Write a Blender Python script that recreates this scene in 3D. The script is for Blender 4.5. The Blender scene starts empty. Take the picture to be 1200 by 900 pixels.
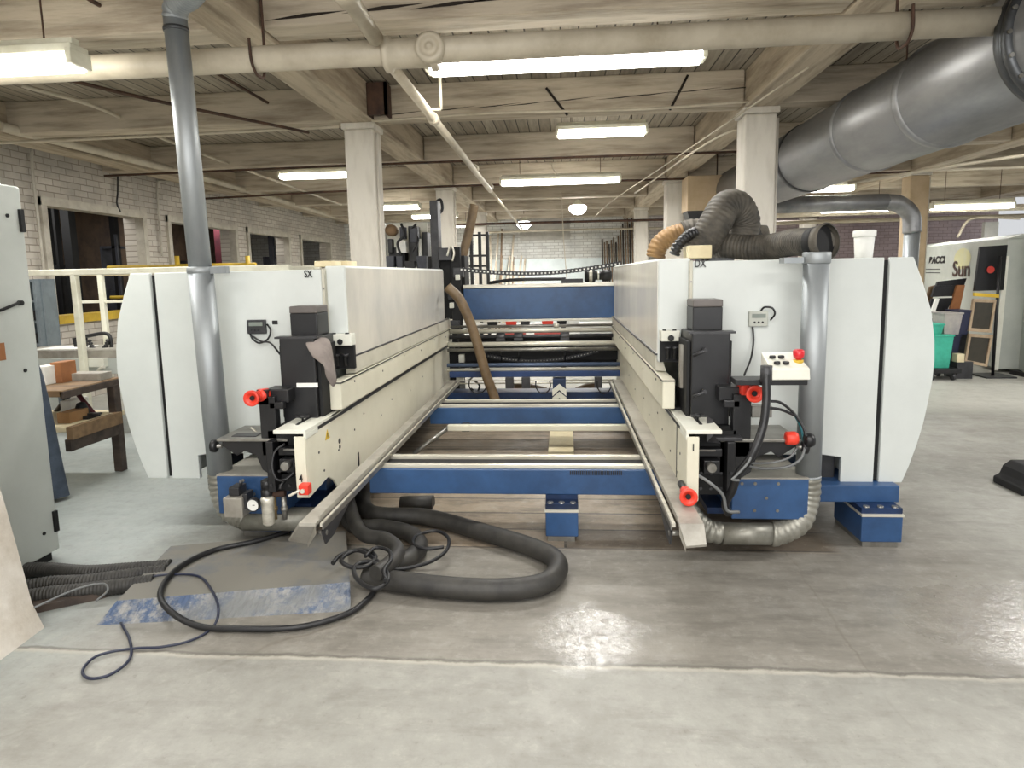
import bpy, math, random
from mathutils import Vector, Matrix
random.seed(7)
S = bpy.context.scene
COL = S.collection
H = 1.56
PI = math.pi

# ------------------------------------------------------------------ camera
F, CX, CY = 750.0, 600.0, 416.0
YAW, PIT, ROLL = math.atan(61/750), math.atan(94/750), 0.02
cam_d = bpy.data.cameras.new('camera')
cam = bpy.data.objects.new('camera', cam_d)
COL.objects.link(cam)
cam.location = (0, 0, H)
R = Matrix.Rotation(YAW, 4, 'Z') @ Matrix.Rotation(PI/2 - PIT, 4, 'X') @ Matrix.Rotation(-ROLL, 4, 'Z')
cam.rotation_euler = R.to_euler()
cam_d.sensor_width = 36
cam_d.lens = 36*F/1200
cam_d.shift_y = -(450-CY)/1200
cam_d.clip_start = 0.05
cam_d.clip_end = 200
S.camera = cam
R3 = R.to_3x3()

def ray(x, y):
    return R3 @ Vector(((x-CX)/F, (CY-y)/F, -1))
def at(x, y, Y):            # survey helper: photo point -> point on the plane at distance Y
    d = ray(x, y); return Vector((0, 0, H)) + d*(Y/d.y)
def atZ(x, y, Z=0):
    d = ray(x, y); return Vector((0, 0, H)) + d*((Z-H)/d.z)
def atX(x, y, X):
    d = ray(x, y); return Vector((0, 0, H)) + d*(X/d.x)

# ------------------------------------------------------------------ materials
def lin(c):
    r = []
    for v in c[:3]:
        v = v/255
        r.append(v/12.92 if v <= .04045 else ((v+.055)/1.055)**2.4)
    return (*r, 1)

def base_mat(name):
    m = bpy.data.materials.new(name); m.use_nodes = True
    nt = m.node_tree; b = nt.nodes['Principled BSDF']
    return m, nt, b

def N(nt, t, **kw):
    n = nt.nodes.new(t)
    for k, v in kw.items():
        if k.startswith('i_'):
            n.inputs[k[2:].replace('_', ' ')].default_value = v
        else:
            setattr(n, k, v)
    return n

def mix(nt, fac, a, b):
    n = nt.nodes.new('ShaderNodeMix'); n.data_type = 'RGBA'
    for sock, v in ((n.inputs[0], fac), (n.inputs[6], a), (n.inputs[7], b)):
        if hasattr(v, 'links') or hasattr(v, 'is_linked'):
            nt.links.new(v, sock)
        else:
            sock.default_value = v
    return n.outputs[2]

def ramp(nt, src, a, b):
    n = nt.nodes.new('ShaderNodeMapRange')
    n.inputs[1].default_value = a; n.inputs[2].default_value = b
    nt.links.new(src, n.inputs[0]); return n.outputs[0]

def coords(nt, scale=(1, 1, 1), kind='Object'):
    t = nt.nodes.new('ShaderNodeTexCoord'); mp = nt.nodes.new('ShaderNodeMapping')
    mp.inputs['Scale'].default_value = scale
    nt.links.new(t.outputs[kind], mp.inputs[0]); return mp.outputs[0]

def noise(nt, co, scale, detail=4, rough=.6):
    n = nt.nodes.new('ShaderNodeTexNoise')
    n.inputs['Scale'].default_value = scale; n.inputs['Detail'].default_value = detail
    n.inputs['Roughness'].default_value = rough
    nt.links.new(co, n.inputs['Vector']); return n.outputs[0]

def mat(name, c1, c2=None, scale=4, rough=.5, metal=0, bump=0, stretch=(1, 1, 1), lo=.4, hi=.7, spec=None):
    m, nt, b = base_mat(name)
    b.inputs['Roughness'].default_value = rough
    b.inputs['Metallic'].default_value = metal
    if spec is not None: b.inputs['Specular IOR Level'].default_value = spec
    c1 = lin(c1)
    if c2 is None:
        c2 = [v*.82 for v in c1[:3]]+[1]
    else:
        c2 = lin(c2)
    co = coords(nt, stretch)
    nz = noise(nt, co, scale, 6, .65)
    nt.links.new(mix(nt, ramp(nt, nz, lo, hi), c1, c2), b.inputs['Base Color'])
    if bump:
        bp = nt.nodes.new('ShaderNodeBump'); bp.inputs['Strength'].default_value = bump
        bp.inputs['Distance'].default_value = .02
        nt.links.new(nz, bp.inputs['Height']); nt.links.new(bp.outputs[0], b.inputs['Normal'])
    return m

def emit(name, c, s):
    m, nt, b = base_mat(name)
    b.inputs['Base Color'].default_value = lin(c)
    b.inputs['Emission Color'].default_value = lin(c)
    b.inputs['Emission Strength'].default_value = s
    return m

def swizzle(nt, order):
    t = nt.nodes.new('ShaderNodeTexCoord'); s = nt.nodes.new('ShaderNodeSeparateXYZ'); c = nt.nodes.new('ShaderNodeCombineXYZ')
    nt.links.new(t.outputs['Object'], s.inputs[0])
    for i, o in enumerate(order):
        if o is not None: nt.links.new(s.outputs[o], c.inputs[i])
    return c.outputs[0], s

def brick_mat(name, order, ca, cb, cm, ca2=None, xr=None, bump=.35):
    m, nt, b = base_mat(name)
    co, sp = swizzle(nt, order)
    br = nt.nodes.new('ShaderNodeTexBrick')
    br.inputs['Scale'].default_value = 1
    br.inputs['Brick Width'].default_value = .24; br.inputs['Row Height'].default_value = .085
    br.inputs['Mortar Size'].default_value = .008; br.inputs['Mortar Smooth'].default_value = .5
    br.inputs['Color1'].default_value = lin(ca); br.inputs['Color2'].default_value = lin(cb)
    br.inputs['Mortar'].default_value = lin(cm)
    nt.links.new(co, br.inputs['Vector'])
    nz = noise(nt, co, 1.2, 6, .7)
    out = mix(nt, ramp(nt, nz, .45, .8), br.outputs[0], lin([v*.72 for v in ca]))
    if ca2:
        f = ramp(nt, sp.outputs[0], *xr)
        mm = nt.nodes.new('ShaderNodeMix'); mm.data_type = 'RGBA'; mm.blend_type = 'MULTIPLY'
        mm.inputs[7].default_value = lin(ca2)
        nt.links.new(f, mm.inputs[0]); nt.links.new(out, mm.inputs[6]); out = mm.outputs[2]
    nt.links.new(out, b.inputs['Base Color'])
    b.inputs['Roughness'].default_value = .75
    bp = nt.nodes.new('ShaderNodeBump'); bp.inputs['Strength'].default_value = bump; bp.inputs['Distance'].default_value = .02
    inv = nt.nodes.new('ShaderNodeMath'); inv.operation = 'SUBTRACT'
    nt.links.new(noise(nt, co, 9, 5, .7), inv.inputs[0]); nt.links.new(br.outputs['Fac'], inv.inputs[1])
    nt.links.new(inv.outputs[0], bp.inputs['Height']); nt.links.new(bp.outputs[0], b.inputs['Normal'])
    return m

def plank_mat(name, order, ca, cb, cm, width, row, rough=.7, gap=.006):
    m, nt, b = base_mat(name)
    co, sp = swizzle(nt, order)
    br = nt.nodes.new('ShaderNodeTexBrick')
    br.inputs['Scale'].default_value = 1
    br.inputs['Brick Width'].default_value = width; br.inputs['Row Height'].default_value = row
    br.inputs['Mortar Size'].default_value = gap; br.inputs['Mortar Smooth'].default_value = .1
    br.inputs['Color1'].default_value = lin(ca); br.inputs['Color2'].default_value = lin(cb)
    br.inputs['Mortar'].default_value = lin(cm)
    nt.links.new(co, br.inputs['Vector'])
    mp = nt.nodes.new('ShaderNodeMapping'); mp.inputs['Scale'].default_value = (1, 12, 1)
    nt.links.new(co, mp.inputs[0])
    nz = noise(nt, mp.outputs[0], 1.5, 6, .7)
    out = mix(nt, ramp(nt, nz, .4, .85), br.outputs[0], lin([v*.6 for v in cb]))
    nt.links.new(out, b.inputs['Base Color'])
    b.inputs['Roughness'].default_value = rough
    return m

PANEL = mat('panel_paint', (214, 218, 214), (203, 207, 203), 1.5, .42, bump=.0)
CREAM = mat('cream_paint', (221, 217, 198), (200, 195, 174), 2.2, .42, lo=.4, hi=.85)
HOODM = mat('hood_side_paint', (214, 210, 198), (176, 174, 168), 1.6, .25, stretch=(1, 1, .5), lo=.35, hi=.8)
STRIPM = mat('ledge_paint', (200, 196, 180), (176, 172, 156), 3, .4)
BLUE = mat('blue_paint', (52, 86, 130), (40, 66, 102), 3, .38)
DBLUE = mat('dark_blue_paint', (26, 50, 88), (14, 28, 52), 4, .45)
BLACK = mat('black_paint', (30, 30, 32), (18, 18, 20), 5, .38)
NEAR_BLACK = mat('dark_recess', (14, 14, 15), (7, 7, 8), 5, .7)  # near black for dark parts; also paints the shade in recesses and hose mouth
DGREY = mat('dark_grey_metal', (66, 66, 68), (44, 44, 46), 5, .4, .3)
RAILM = mat('rail_steel', (226, 222, 208), (176, 170, 154), 6, .3, .35, stretch=(.3, 4, 4))
STEEL = mat('dull_steel', (158, 156, 150), (110, 106, 98), 5, .35, .7)
TRAYM = mat('tray_sheet', (176, 172, 162), (128, 122, 112), 3, .42, .25)
GALV = mat('galvanised_sheet', (168, 172, 173), (122, 128, 132), 2.5, .5, .55, stretch=(1, 1, .25), lo=.35, hi=.75)
DUCTM = mat('duct_sheet', (160, 160, 160), (112, 114, 117), 1.8, .4, .6, stretch=(1, .3, 1))
DUCTR = mat('duct_flange_metal', (86, 88, 90), (64, 64, 66), 3, .4, .7)
ELBOW = mat('corrugated_foil', (158, 156, 146), (110, 108, 98), 5, .42, .5)
RED = mat('red_plastic', (232, 68, 48), (214, 56, 40), 5, .4)
WHITEP = mat('white_plastic', (226, 226, 214), (212, 210, 196), 5, .4)
HOSE = mat('black_rubber_hose', (60, 58, 54), (34, 33, 32), 8, .55, lo=.35, hi=.7)
HOSEG = mat('dusty_flex_hose', (96, 90, 80), (46, 44, 40), 9, .7, lo=.35, hi=.7)
TANH = mat('tan_flex_hose', (118, 98, 72), (84, 68, 48), 7, .5)
ORH = mat('ochre_flex_hose', (142, 110, 68), (92, 68, 42), 7, .6)
CABLE = mat('black_cable', (26, 26, 28), None, 6, .45)
NAVYC = mat('navy_cable', (30, 36, 58), None, 6, .4)
GREYC = mat('grey_cable', (110, 112, 112), None, 6, .45)
TEALC = mat('teal_cable', (30, 110, 118), None, 6, .4)
TIMBER = mat('painted_timber', (192, 180, 160), (104, 88, 70), 4.6, .78, bump=.55, stretch=(.22, 1.5, 2.2), lo=.44, hi=.8)
TIMBERY = mat('painted_timber_long', (186, 172, 150), (104, 88, 70), 4.6, .78, bump=.55, stretch=(2.2, .22, 2.2), lo=.44, hi=.8)
COLM = mat('column_paint', (218, 212, 200), (176, 168, 154), 2.2, .65, bump=.2, stretch=(2, 2, .5), lo=.45, hi=.85)
PIPEM = mat('cream_pipe_paint', (196, 186, 166), (150, 138, 116), 3, .5, lo=.42, hi=.85)
CRACK = mat('timber_crack', (40, 32, 24), None, 5, .9)
IRON = mat('rusty_iron', (84, 60, 46), (48, 34, 28), 7, .8)
TRIM = mat('window_frame_paint', (196, 190, 176), (160, 152, 138), 4, .6)
WHITEF = mat('white_frame_paint', (228, 226, 208), (206, 202, 180), 5, .5)
YEL = mat('yellow_paint', (212, 178, 50), (180, 146, 40), 4, .55)
GCAB = mat('grey_cabinet_paint', (186, 190, 184), (172, 176, 170), 1.4, .45)
SGREY = mat('steel_shelf_grey', (112, 122, 126), (84, 92, 98), 4, .5)
SUNM = mat('machine_grey_paint', (182, 186, 178), (160, 164, 158), 1.2, .5)
STONE = mat('whitewashed_stone', (206, 200, 190), (158, 146, 128), 4, .85, bump=.8, lo=.4, hi=.8)
DWOOD = mat('dark_bench_wood', (74, 62, 54), (44, 36, 32), 4, .7, stretch=(.5, 3, 3))
BWOOD = mat('brown_wood', (132, 106, 76), (96, 76, 54), 4, .7, stretch=(.5, 3, 3))
BOXW = mat('orange_brown_board', (158, 104, 62), (128, 82, 48), 4, .7)
PLY = mat('plywood', (200, 178, 146), (180, 156, 122), 3, .7)
PALE = mat('pale_board', (226, 214, 180), (204, 188, 150), 3, .7)
KRAFT = mat('cardboard', (158, 122, 82), (140, 104, 66), 4, .85)
PAPER = mat('white_paper', (232, 232, 226), None, 4, .8)
DENIM = mat('slate_cloth', (70, 80, 94), (46, 54, 66), 6, .95, bump=.3)
RAG = mat('grey_rag_cloth', (140, 130, 124), (104, 96, 92), 6, .95, bump=.4)
GREEN = mat('green_plastic', (64, 178, 152), (50, 150, 126), 5, .5)
CLEARP = mat('frosted_bin_plastic', (172, 166, 160), (140, 138, 140), 5, .35)
NAVY = mat('navy_plastic', (36, 40, 66), None, 5, .5)
FRW = mat('pale_frame_wood', (176, 156, 130), (140, 118, 92), 5, .6)
DGLASS = mat('dark_screen', (62, 58, 48), (44, 42, 36), 3, .3)
STICK = mat('raw_stick_wood', (226, 214, 194), (190, 172, 146), 5, .75)
STICKD = mat('brown_stick_wood', (150, 128, 104), (104, 84, 66), 5, .75)
MAROON = mat('maroon_paint', (92, 30, 42), (60, 20, 30), 5, .6)
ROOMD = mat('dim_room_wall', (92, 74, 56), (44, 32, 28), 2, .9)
DIM = mat('dim_metal', (72, 74, 82), (46, 48, 56), 4, .6)
SIGNR = mat('red_inlay', (190, 60, 50), None, 5, .5)
SUNY = mat('sun_yellow_print', (188, 184, 140), (182, 182, 156), 5, .6)
GLOW = emit('fluorescent_glow', (255, 253, 246), 12)
GLOWB = emit('bay_lamp_glow', (255, 255, 255), 14)
LCD = mat('lcd_grey', (130, 138, 130), None, 5, .3)
ROBOX = mat('readout_case', (120, 120, 118), None, 5, .5)

# checker plate of the ramp
def plate_mat():
    m, nt, b = base_mat('checker_plate_worn_blue')
    co = coords(nt)
    nz = noise(nt, co, 13, 7, .8)
    nz2 = noise(nt, co, 2.2, 4, .6)
    a = mix(nt, ramp(nt, nz, .44, .58), lin((74, 92, 122)), lin((150, 150, 148)))
    nt.links.new(mix(nt, ramp(nt, nz2, .45, .62), a, lin((120, 122, 122))), b.inputs['Base Color'])
    b.inputs['Roughness'].default_value = .5; b.inputs['Metallic'].default_value = .2
    mp = nt.nodes.new('ShaderNodeMapping'); mp.inputs['Rotation'].default_value = (0, 0, .78); mp.inputs['Scale'].default_value = (60, 25, 1)
    nt.links.new(co, mp.inputs[0])
    v = nt.nodes.new('ShaderNodeTexVoronoi'); v.inputs['Scale'].default_value = 1; nt.links.new(mp.outputs[0], v.inputs['Vector'])
    bp = nt.nodes.new('ShaderNodeBump'); bp.inputs['Strength'].default_value = .7; bp.inputs['Distance'].default_value = .01; bp.invert = True
    nt.links.new(v.outputs['Distance'], bp.inputs['Height']); nt.links.new(bp.outputs[0], b.inputs['Normal'])
    return m
PLATE = plate_mat()
def plate_top_mat():
    m, nt, b = base_mat('dusty_plate_top')
    co = coords(nt)
    nz = noise(nt, co, 3, 7, .7)
    a = mix(nt, ramp(nt, nz, .5, .72), lin((120, 117, 109)), lin((92, 98, 108)))
    nt.links.new(a, b.inputs['Base Color']); b.inputs['Roughness'].default_value = .6
    return m
PLATET = plate_top_mat()

# floor
def floor_mat():
    m, nt, b = base_mat('worn_concrete')
    L = nt.links.new
    t = nt.nodes.new('ShaderNodeTexCoord'); co = t.outputs['Object']
    sep = nt.nodes.new('ShaderNodeSeparateXYZ'); L(co, sep.inputs[0]); X, Y = sep.outputs[0], sep.outputs[1]
    def math_(op, a, b_):
        n = nt.nodes.new('ShaderNodeMath'); n.operation = op
        for s, v in zip(n.inputs, (a, b_)):
            if hasattr(v, 'is_linked'): L(v, s)
            else: s.default_value = v
        return n.outputs[0]
    n1 = noise(nt, co, .9, 8, .62); n2 = noise(nt, co, 4, 8, .7); n3 = noise(nt, co, 26, 5, .7)
    mp = nt.nodes.new('ShaderNodeMapping'); mp.inputs['Scale'].default_value = (.9, 3.2, 1); mp.inputs['Rotation'].default_value = (0, 0, .08); L(co, mp.inputs[0])
    streak = noise(nt, mp.outputs[0], 2.4, 8, .72)
    wob = math_('MULTIPLY', math_('SUBTRACT', n2, .5), .5)
    wX = math_('ADD', X, wob); wY = math_('ADD', Y, math_('MULTIPLY', wob, .15)); wY2 = math_('ADD', Y, wob)
    def band(v, a, b_, s):
        return math_('MULTIPLY', ramp(nt, v, a-s, a+s), math_('SUBTRACT', 1, ramp(nt, v, b_-s, b_+s)))
    light, mid, dark = lin((150, 149, 142)), lin((128, 126, 119)), lin((100, 96, 89))
    c = mix(nt, ramp(nt, n1, .38, .68), light, mid)
    c = mix(nt, math_('MULTIPLY', ramp(nt, streak, .5, .78), .6), c, dark)
    # cool patch on the left, yellowish on the far right
    c = mix(nt, math_('MULTIPLY', math_('SUBTRACT', 1, ramp(nt, wX, -2.6, -1.9)), .55), c, lin((160, 172, 172)))
    # slab under and before the machine : dirty brown grey
    m1 = math_('MULTIPLY', band(wX, -1.9, 2.3, .35), band(wY, 2.42, 12, .012))
    d1 = mix(nt, ramp(nt, streak, .4, .66), lin((132, 127, 118)), lin((104, 99, 91)))
    c = mix(nt, math_('MULTIPLY', m1, .85), c, d1)
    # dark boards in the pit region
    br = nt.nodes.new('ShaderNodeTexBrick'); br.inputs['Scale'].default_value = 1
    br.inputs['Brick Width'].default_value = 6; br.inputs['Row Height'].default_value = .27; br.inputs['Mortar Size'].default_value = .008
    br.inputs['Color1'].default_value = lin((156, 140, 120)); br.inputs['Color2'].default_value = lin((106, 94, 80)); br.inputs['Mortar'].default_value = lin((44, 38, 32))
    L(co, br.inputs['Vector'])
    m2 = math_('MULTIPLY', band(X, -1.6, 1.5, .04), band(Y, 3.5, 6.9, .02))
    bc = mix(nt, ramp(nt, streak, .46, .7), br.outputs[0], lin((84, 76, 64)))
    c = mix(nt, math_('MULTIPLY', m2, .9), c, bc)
    # lighter far floor
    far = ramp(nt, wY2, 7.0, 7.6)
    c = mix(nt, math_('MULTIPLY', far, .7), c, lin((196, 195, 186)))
    # joint at the slab edge
    c = mix(nt, math_('MULTIPLY', band(wY, 2.385, 2.41, .008), .75), c, lin((172, 167, 155)))
    c = mix(nt, math_('MULTIPLY', ramp(nt, n2, .5, .7), .2), c, lin((104, 100, 92)))
    c = mix(nt, math_('MULTIPLY', ramp(nt, n2, .48, .34), .15), c, lin((186, 184, 176)))
    c = mix(nt, math_('MULTIPLY', band(wY, 2.405, 2.425, .006), .6), c, lin((70, 64, 56)))
    n12 = noise(nt, co, 13, 8, .75)
    c = mix(nt, math_('MULTIPLY', ramp(nt, n12, .5, .72), .35), c, lin((112, 108, 100)))
    c = mix(nt, math_('MULTIPLY', ramp(nt, n12, .46, .3), .3), c, lin((180, 177, 168)))
    # fine spots
    c = mix(nt, math_('MULTIPLY', ramp(nt, n3, .62, .75), .35), c, lin((90, 84, 76)))
    vor = nt.nodes.new('ShaderNodeTexVoronoi'); vor.feature = 'DISTANCE_TO_EDGE'; vor.inputs['Scale'].default_value = .22
    wc = nt.nodes.new('ShaderNodeMix'); wc.data_type = 'RGBA'; wc.inputs[0].default_value = .16
    nz = nt.nodes.new('ShaderNodeTexNoise'); nz.inputs['Scale'].default_value = 2; nz.inputs['Detail'].default_value = 6; L(co, nz.inputs['Vector'])
    L(co, wc.inputs[6]); L(nz.outputs['Color'], wc.inputs[7]); L(wc.outputs[2], vor.inputs['Vector'])
    ck = math_('SUBTRACT', 1, ramp(nt, vor.outputs['Distance'], .0, .0016))
    c = mix(nt, math_('MULTIPLY', math_('MULTIPLY', ck, ramp(nt, n1, .45, .6)), .45), c, lin((92, 84, 70)))
    L(c, b.inputs['Base Color'])
    # worn shiny patches
    def blob(x, y, rx, ry):
        a = math_('POWER', math_('DIVIDE', math_('SUBTRACT', wX, x), rx), 2.0); q = math_('POWER', math_('DIVIDE', math_('SUBTRACT', wY2, y), ry), 2.0)
        return math_('SUBTRACT', 1, ramp(nt, math_('ADD', a, q), .5, 1.3))
    bl = math_('MAXIMUM', blob(.10, 2.62, .24, .24), blob(1.95, 2.85, .55, .4))
    rg = math_('ADD', ramp(nt, n2, .2, .9), 0)
    mr = nt.nodes.new('ShaderNodeMapRange'); mr.inputs[3].default_value = .38; mr.inputs[4].default_value = .68; L(rg, mr.inputs[0])
    rr = math_('MAXIMUM', math_('SUBTRACT', mr.outputs[0], math_('MULTIPLY', bl, .34)), .12)
    L(rr, b.inputs['Roughness'])
    bp = nt.nodes.new('ShaderNodeBump'); bp.inputs['Distance'].default_value = .012
    L(math_('ADD', .22, math_('MULTIPLY', bl, .2)), bp.inputs['Strength'])
    sp_ = math_('MULTIPLY', bl, ramp(nt, n3, .42, .6)); L(math_('MULTIPLY', sp_, .9), b.inputs['Coat Weight']); b.inputs['Coat Roughness'].default_value = .27; b.inputs['Coat IOR'].default_value = 2.0
    n5 = noise(nt, co, 45, 3, .7)
    L(math_('ADD', n2, math_('MULTIPLY', n5, .35)), bp.inputs['Height']); L(bp.outputs[0], b.inputs['Normal'])
    return m

# ------------------------------------------------------------------ mesh builder
ROOTS = {}
class MB:
    def __init__(s): s.v = []; s.f = []; s.sm = []
    def add(s, vs, fs, smooth=False):
        o = len(s.v); s.v += [Vector(p) for p in vs]
        for f in fs: s.f.append([o+i for i in f]); s.sm.append(smooth)
        return s
    def box(s, x0, x1, y0, y1, z0, z1, M=None):
        if x0 > x1: x0, x1 = x1, x0
        if y0 > y1: y0, y1 = y1, y0
        if z0 > z1: z0, z1 = z1, z0
        vs = [Vector(p) for p in ((x0,y0,z0),(x1,y0,z0),(x1,y1,z0),(x0,y1,z0),(x0,y0,z1),(x1,y0,z1),(x1,y1,z1),(x0,y1,z1))]
        if M: vs = [M @ v for v in vs]
        return s.add(vs, [(0,3,2,1),(4,5,6,7),(0,1,5,4),(1,2,6,5),(2,3,7,6),(3,0,4,7)])
    def prism(s, poly, ax, a, b, M=None):   # ax 'y': poly in xz ; 'x': poly in yz ; 'z': poly in xy
        def P(p, t):
            q = {'y': (p[0], t, p[1]), 'x': (t, p[0], p[1]), 'z': (p[0], p[1], t)}[ax]
            return M @ Vector(q) if M else Vector(q)
        n = len(poly)
        ar = sum(poly[i][0]*poly[(i+1) % n][1]-poly[(i+1) % n][0]*poly[i][1] for i in range(n))
        if (ar < 0) != (ax == 'y'): poly = poly[::-1]
        if a > b: a, b = b, a
        vs = [P(p, a) for p in poly]+[P(p, b) for p in poly]
        fs = [tuple(range(n))[::-1], tuple(range(n, 2*n))]
        for i in range(n):
            j = (i+1) % n; fs.append((i, j, n+j, n+i))
        return s.add(vs, fs)
    def tube(s, pts, r, seg=14, caps=True, rf=None):
        pts = [Vector(p) for p in pts]; n = len(pts)
        T = []
        for i in range(n):
            a = pts[max(0, i-1)]; b = pts[min(n-1, i+1)]; T.append((b-a).normalized())
        u = T[0].orthogonal().normalized()
        o = len(s.v)
        for i in range(n):
            u = (u - T[i]*u.dot(T[i])).normalized(); w = T[i].cross(u)
            rr = r if rf is None else rf(i, n)
            for k in range(seg):
                a = 2*PI*k/seg; s.v.append(pts[i]+(u*math.cos(a)+w*math.sin(a))*rr)
        for i in range(n-1):
            for k in range(seg):
                k2 = (k+1) % seg
                s.f.append([o+i*seg+k, o+i*seg+k2, o+(i+1)*seg+k2, o+(i+1)*seg+k]); s.sm.append(True)
        if caps:
            s.f.append([o+k for k in range(seg)][::-1]); s.sm.append(False)
            s.f.append([o+(n-1)*seg+k for k in range(seg)]); s.sm.append(False)
        return s
    def rod(s, a, b, r, seg=12, r2=None):
        return s.tube([a, b], r, seg, rf=(lambda i, n: r if i == 0 else r2) if r2 is not None else None)
    def lathe(s, prof, loc, axis='z', seg=20):   # prof: list of (r, t) along the axis
        o = len(s.v); loc = Vector(loc)
        for r, t in prof:
            for k in range(seg):
                a = 2*PI*k/seg; c, q = r*math.cos(a), r*math.sin(a)
                p = {'z': (c, q, t), 'y': (c, t, -q), 'x': (t, c, q)}[axis]
                s.v.append(loc+Vector(p))
        n = len(prof)
        for i in range(n-1):
            for k in range(seg):
                k2 = (k+1) % seg
                s.f.append([o+i*seg+k, o+i*seg+k2, o+(i+1)*seg+k2, o+(i+1)*seg+k]); s.sm.append(True)
        s.f.append([o+k for k in range(seg)][::-1]); s.sm.append(False)
        s.f.append([o+(n-1)*seg+k for k in range(seg)]); s.sm.append(False)
        return s
    def quad(s, a, b, c, d): return s.add([a, b, c, d], [(0, 1, 2, 3)])
    def build(s, name, m, parent=None, bevel=0, loc=None):
        me = bpy.data.meshes.new(name)
        if parent is not None:
            base = ROOTS[parent.name]
        else:
            xs = [v.x for v in s.v]; ys = [v.y for v in s.v]; zs = [v.z for v in s.v]
            base = Vector(loc) if loc is not None else Vector(((min(xs)+max(xs))/2, (min(ys)+max(ys))/2, min(zs)))
        me.from_pydata([v-base for v in s.v], [], s.f)
        me.polygons.foreach_set('use_smooth', s.sm)
        me.materials.append(m); me.update()
        ob = bpy.data.objects.new(name, me); COL.objects.link(ob)
        if parent is not None: ob.parent = parent
        else: ob.location = base
        ROOTS[ob.name] = base
        if bevel:
            md = ob.modifiers.new('bevel', 'BEVEL'); md.width = bevel; md.segments = 2; md.limit_method = 'ANGLE'; md.angle_limit = .6
        return ob

def tag(o, label=None, cat=None, group=None, kind=None):
    if label: o['label'] = label
    if cat: o['category'] = cat
    if group: o['group'] = group
    if kind: o['kind'] = kind
    return o

def empty(name, loc, label, cat, group=None):
    o = bpy.data.objects.new(name, None); COL.objects.link(o); o.location = loc
    o.empty_display_size = .1
    ROOTS[o.name] = Vector(loc)
    return tag(o, label, cat, group)

def struct(o): o['kind'] = 'structure'; return o

def dup(root, d, label, group=None):
    """copy of a thing and its parts moved by d"""
    r = root.copy(); COL.objects.link(r); r.location = root.location+Vector(d); r['label'] = label
    if group: r['group'] = group
    for ch in list(root.children):
        c = ch.copy(); COL.objects.link(c); c.parent = r
        for g in list(ch.children):
            e = g.copy(); COL.objects.link(e); e.parent = c
    return r

def spline(pts, n=10):
    P = [Vector(p) for p in pts]; P = [P[0]*2-P[1]]+P+[P[-1]*2-P[-2]]
    out = []
    for i in range(1, len(P)-2):
        a, b, c, d = P[i-1:i+3]
        for k in range(n):
            t = k/n
            out.append(.5*((2*b)+(c-a)*t+(2*a-5*b+4*c-d)*t*t+(3*b-a-3*c+d)*t**3))
    out.append(P[-2]); return out

def resample(pts, step):
    out = [pts[0]]; acc = 0
    for a, b in zip(pts, pts[1:]):
        L = (b-a).length
        if L < 1e-6: continue
        while acc+L >= step:
            t = (step-acc)/L; a = a+(b-a)*t; out.append(a.copy()); L = (b-a).length; acc = 0
            if L < 1e-6: break
        acc += L
    out.append(pts[-1]); return out

def wire(name, pts, r, m, parent=None, seg=8, n=8):
    return MB().tube(spline(pts, n), r, seg).build(name, m, parent)

def corr(mb, pts, r, pitch=.03, amp=.08, seg=20, n=14):
    P = resample(spline(pts, n), pitch/4)
    w_ = (-1.2, .5, 1, .5)
    return mb.tube(P, r, seg, rf=lambda i, k: r*(1+amp*w_[i % 4]))

def text(body, loc, size, m, parent, name='lettering', rotz=0, bold=.0, sx=1.0, shear=0):
    cu = bpy.data.curves.new(name, 'FONT'); cu.body = body; cu.size = size; cu.extrude = .001; cu.offset = bold
    cu.align_x = 'CENTER'; cu.align_y = 'CENTER'; cu.shear = shear
    tmp = bpy.data.objects.new('tmp', cu); COL.objects.link(tmp)
    bpy.context.view_layer.update()
    me = bpy.data.meshes.new_from_object(tmp.evaluated_get(bpy.context.evaluated_depsgraph_get()))
    bpy.data.objects.remove(tmp)
    Mx = Matrix.Translation(loc) @ Matrix.Rotation(rotz, 4, 'Z') @ Matrix.Rotation(PI/2, 4, 'X') @ Matrix.Diagonal((sx, 1, 1, 1))
    me.transform(Matrix.Translation(-ROOTS[parent.name]) @ Mx)
    me.materials.clear(); me.materials.append(m)
    o = bpy.data.objects.new(name, me); COL.objects.link(o); o.parent = parent
    ROOTS[o.name] = ROOTS[parent.name]
    return o

# ================================================================== SETTING
ZB, ZD = 3.10, 3.44          # beam soffit and deck
ROWS = [6.65, 11.35, 16.05]
XL, XR, X3 = -2.03, 1.90, 5.83
struct(MB().box(-9.5, 12, -4, 22, -.2, 0).build('floor', floor_mat(), loc=(0, 0, 0)))
DECK = plank_mat('deck_boards', (1, 0, None), (172, 162, 145), (144, 134, 118), (50, 42, 34), 40, .14, gap=.007)
struct(MB().box(-9.5, 12, -4, 22, ZD, ZD+.15).build('ceiling', DECK, loc=(0, 0, ZD)))
BRL = brick_mat('whitewashed_brick_side', (1, 2, None), (208, 201, 190), (190, 182, 170), (146, 137, 124))
BRB = brick_mat('whitewashed_brick_back', (0, 2, None), (222, 222, 216), (206, 204, 196), (160, 156, 146), (226, 206, 214), (2.2, 3.4), bump=.25)
struct(MB().box(-9.5, 12, 19, 19.3, 0, ZD).build('wall_back', BRB, loc=(0, 19, 0)))
WIN = [(7.72, 9.62), (10.3, 12.45), (13.0, 14.95), (15.7, 17.7)]
WZ0, WZ1 = 1.06, 2.56
w = MB(); ys = [-4]+[v for p in WIN for v in p]+[19]
for i in range(0, len(ys), 2): w.box(-6.8, -6.5, ys[i], ys[i+1], 0, ZD)
for a, b in WIN: w.box(-6.8, -6.5, a, b, 0, WZ0).box(-6.8, -6.5, a, b, WZ1, ZD)
struct(w.build('wall_left', BRL, loc=(-6.5, 0, 0)))
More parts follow.
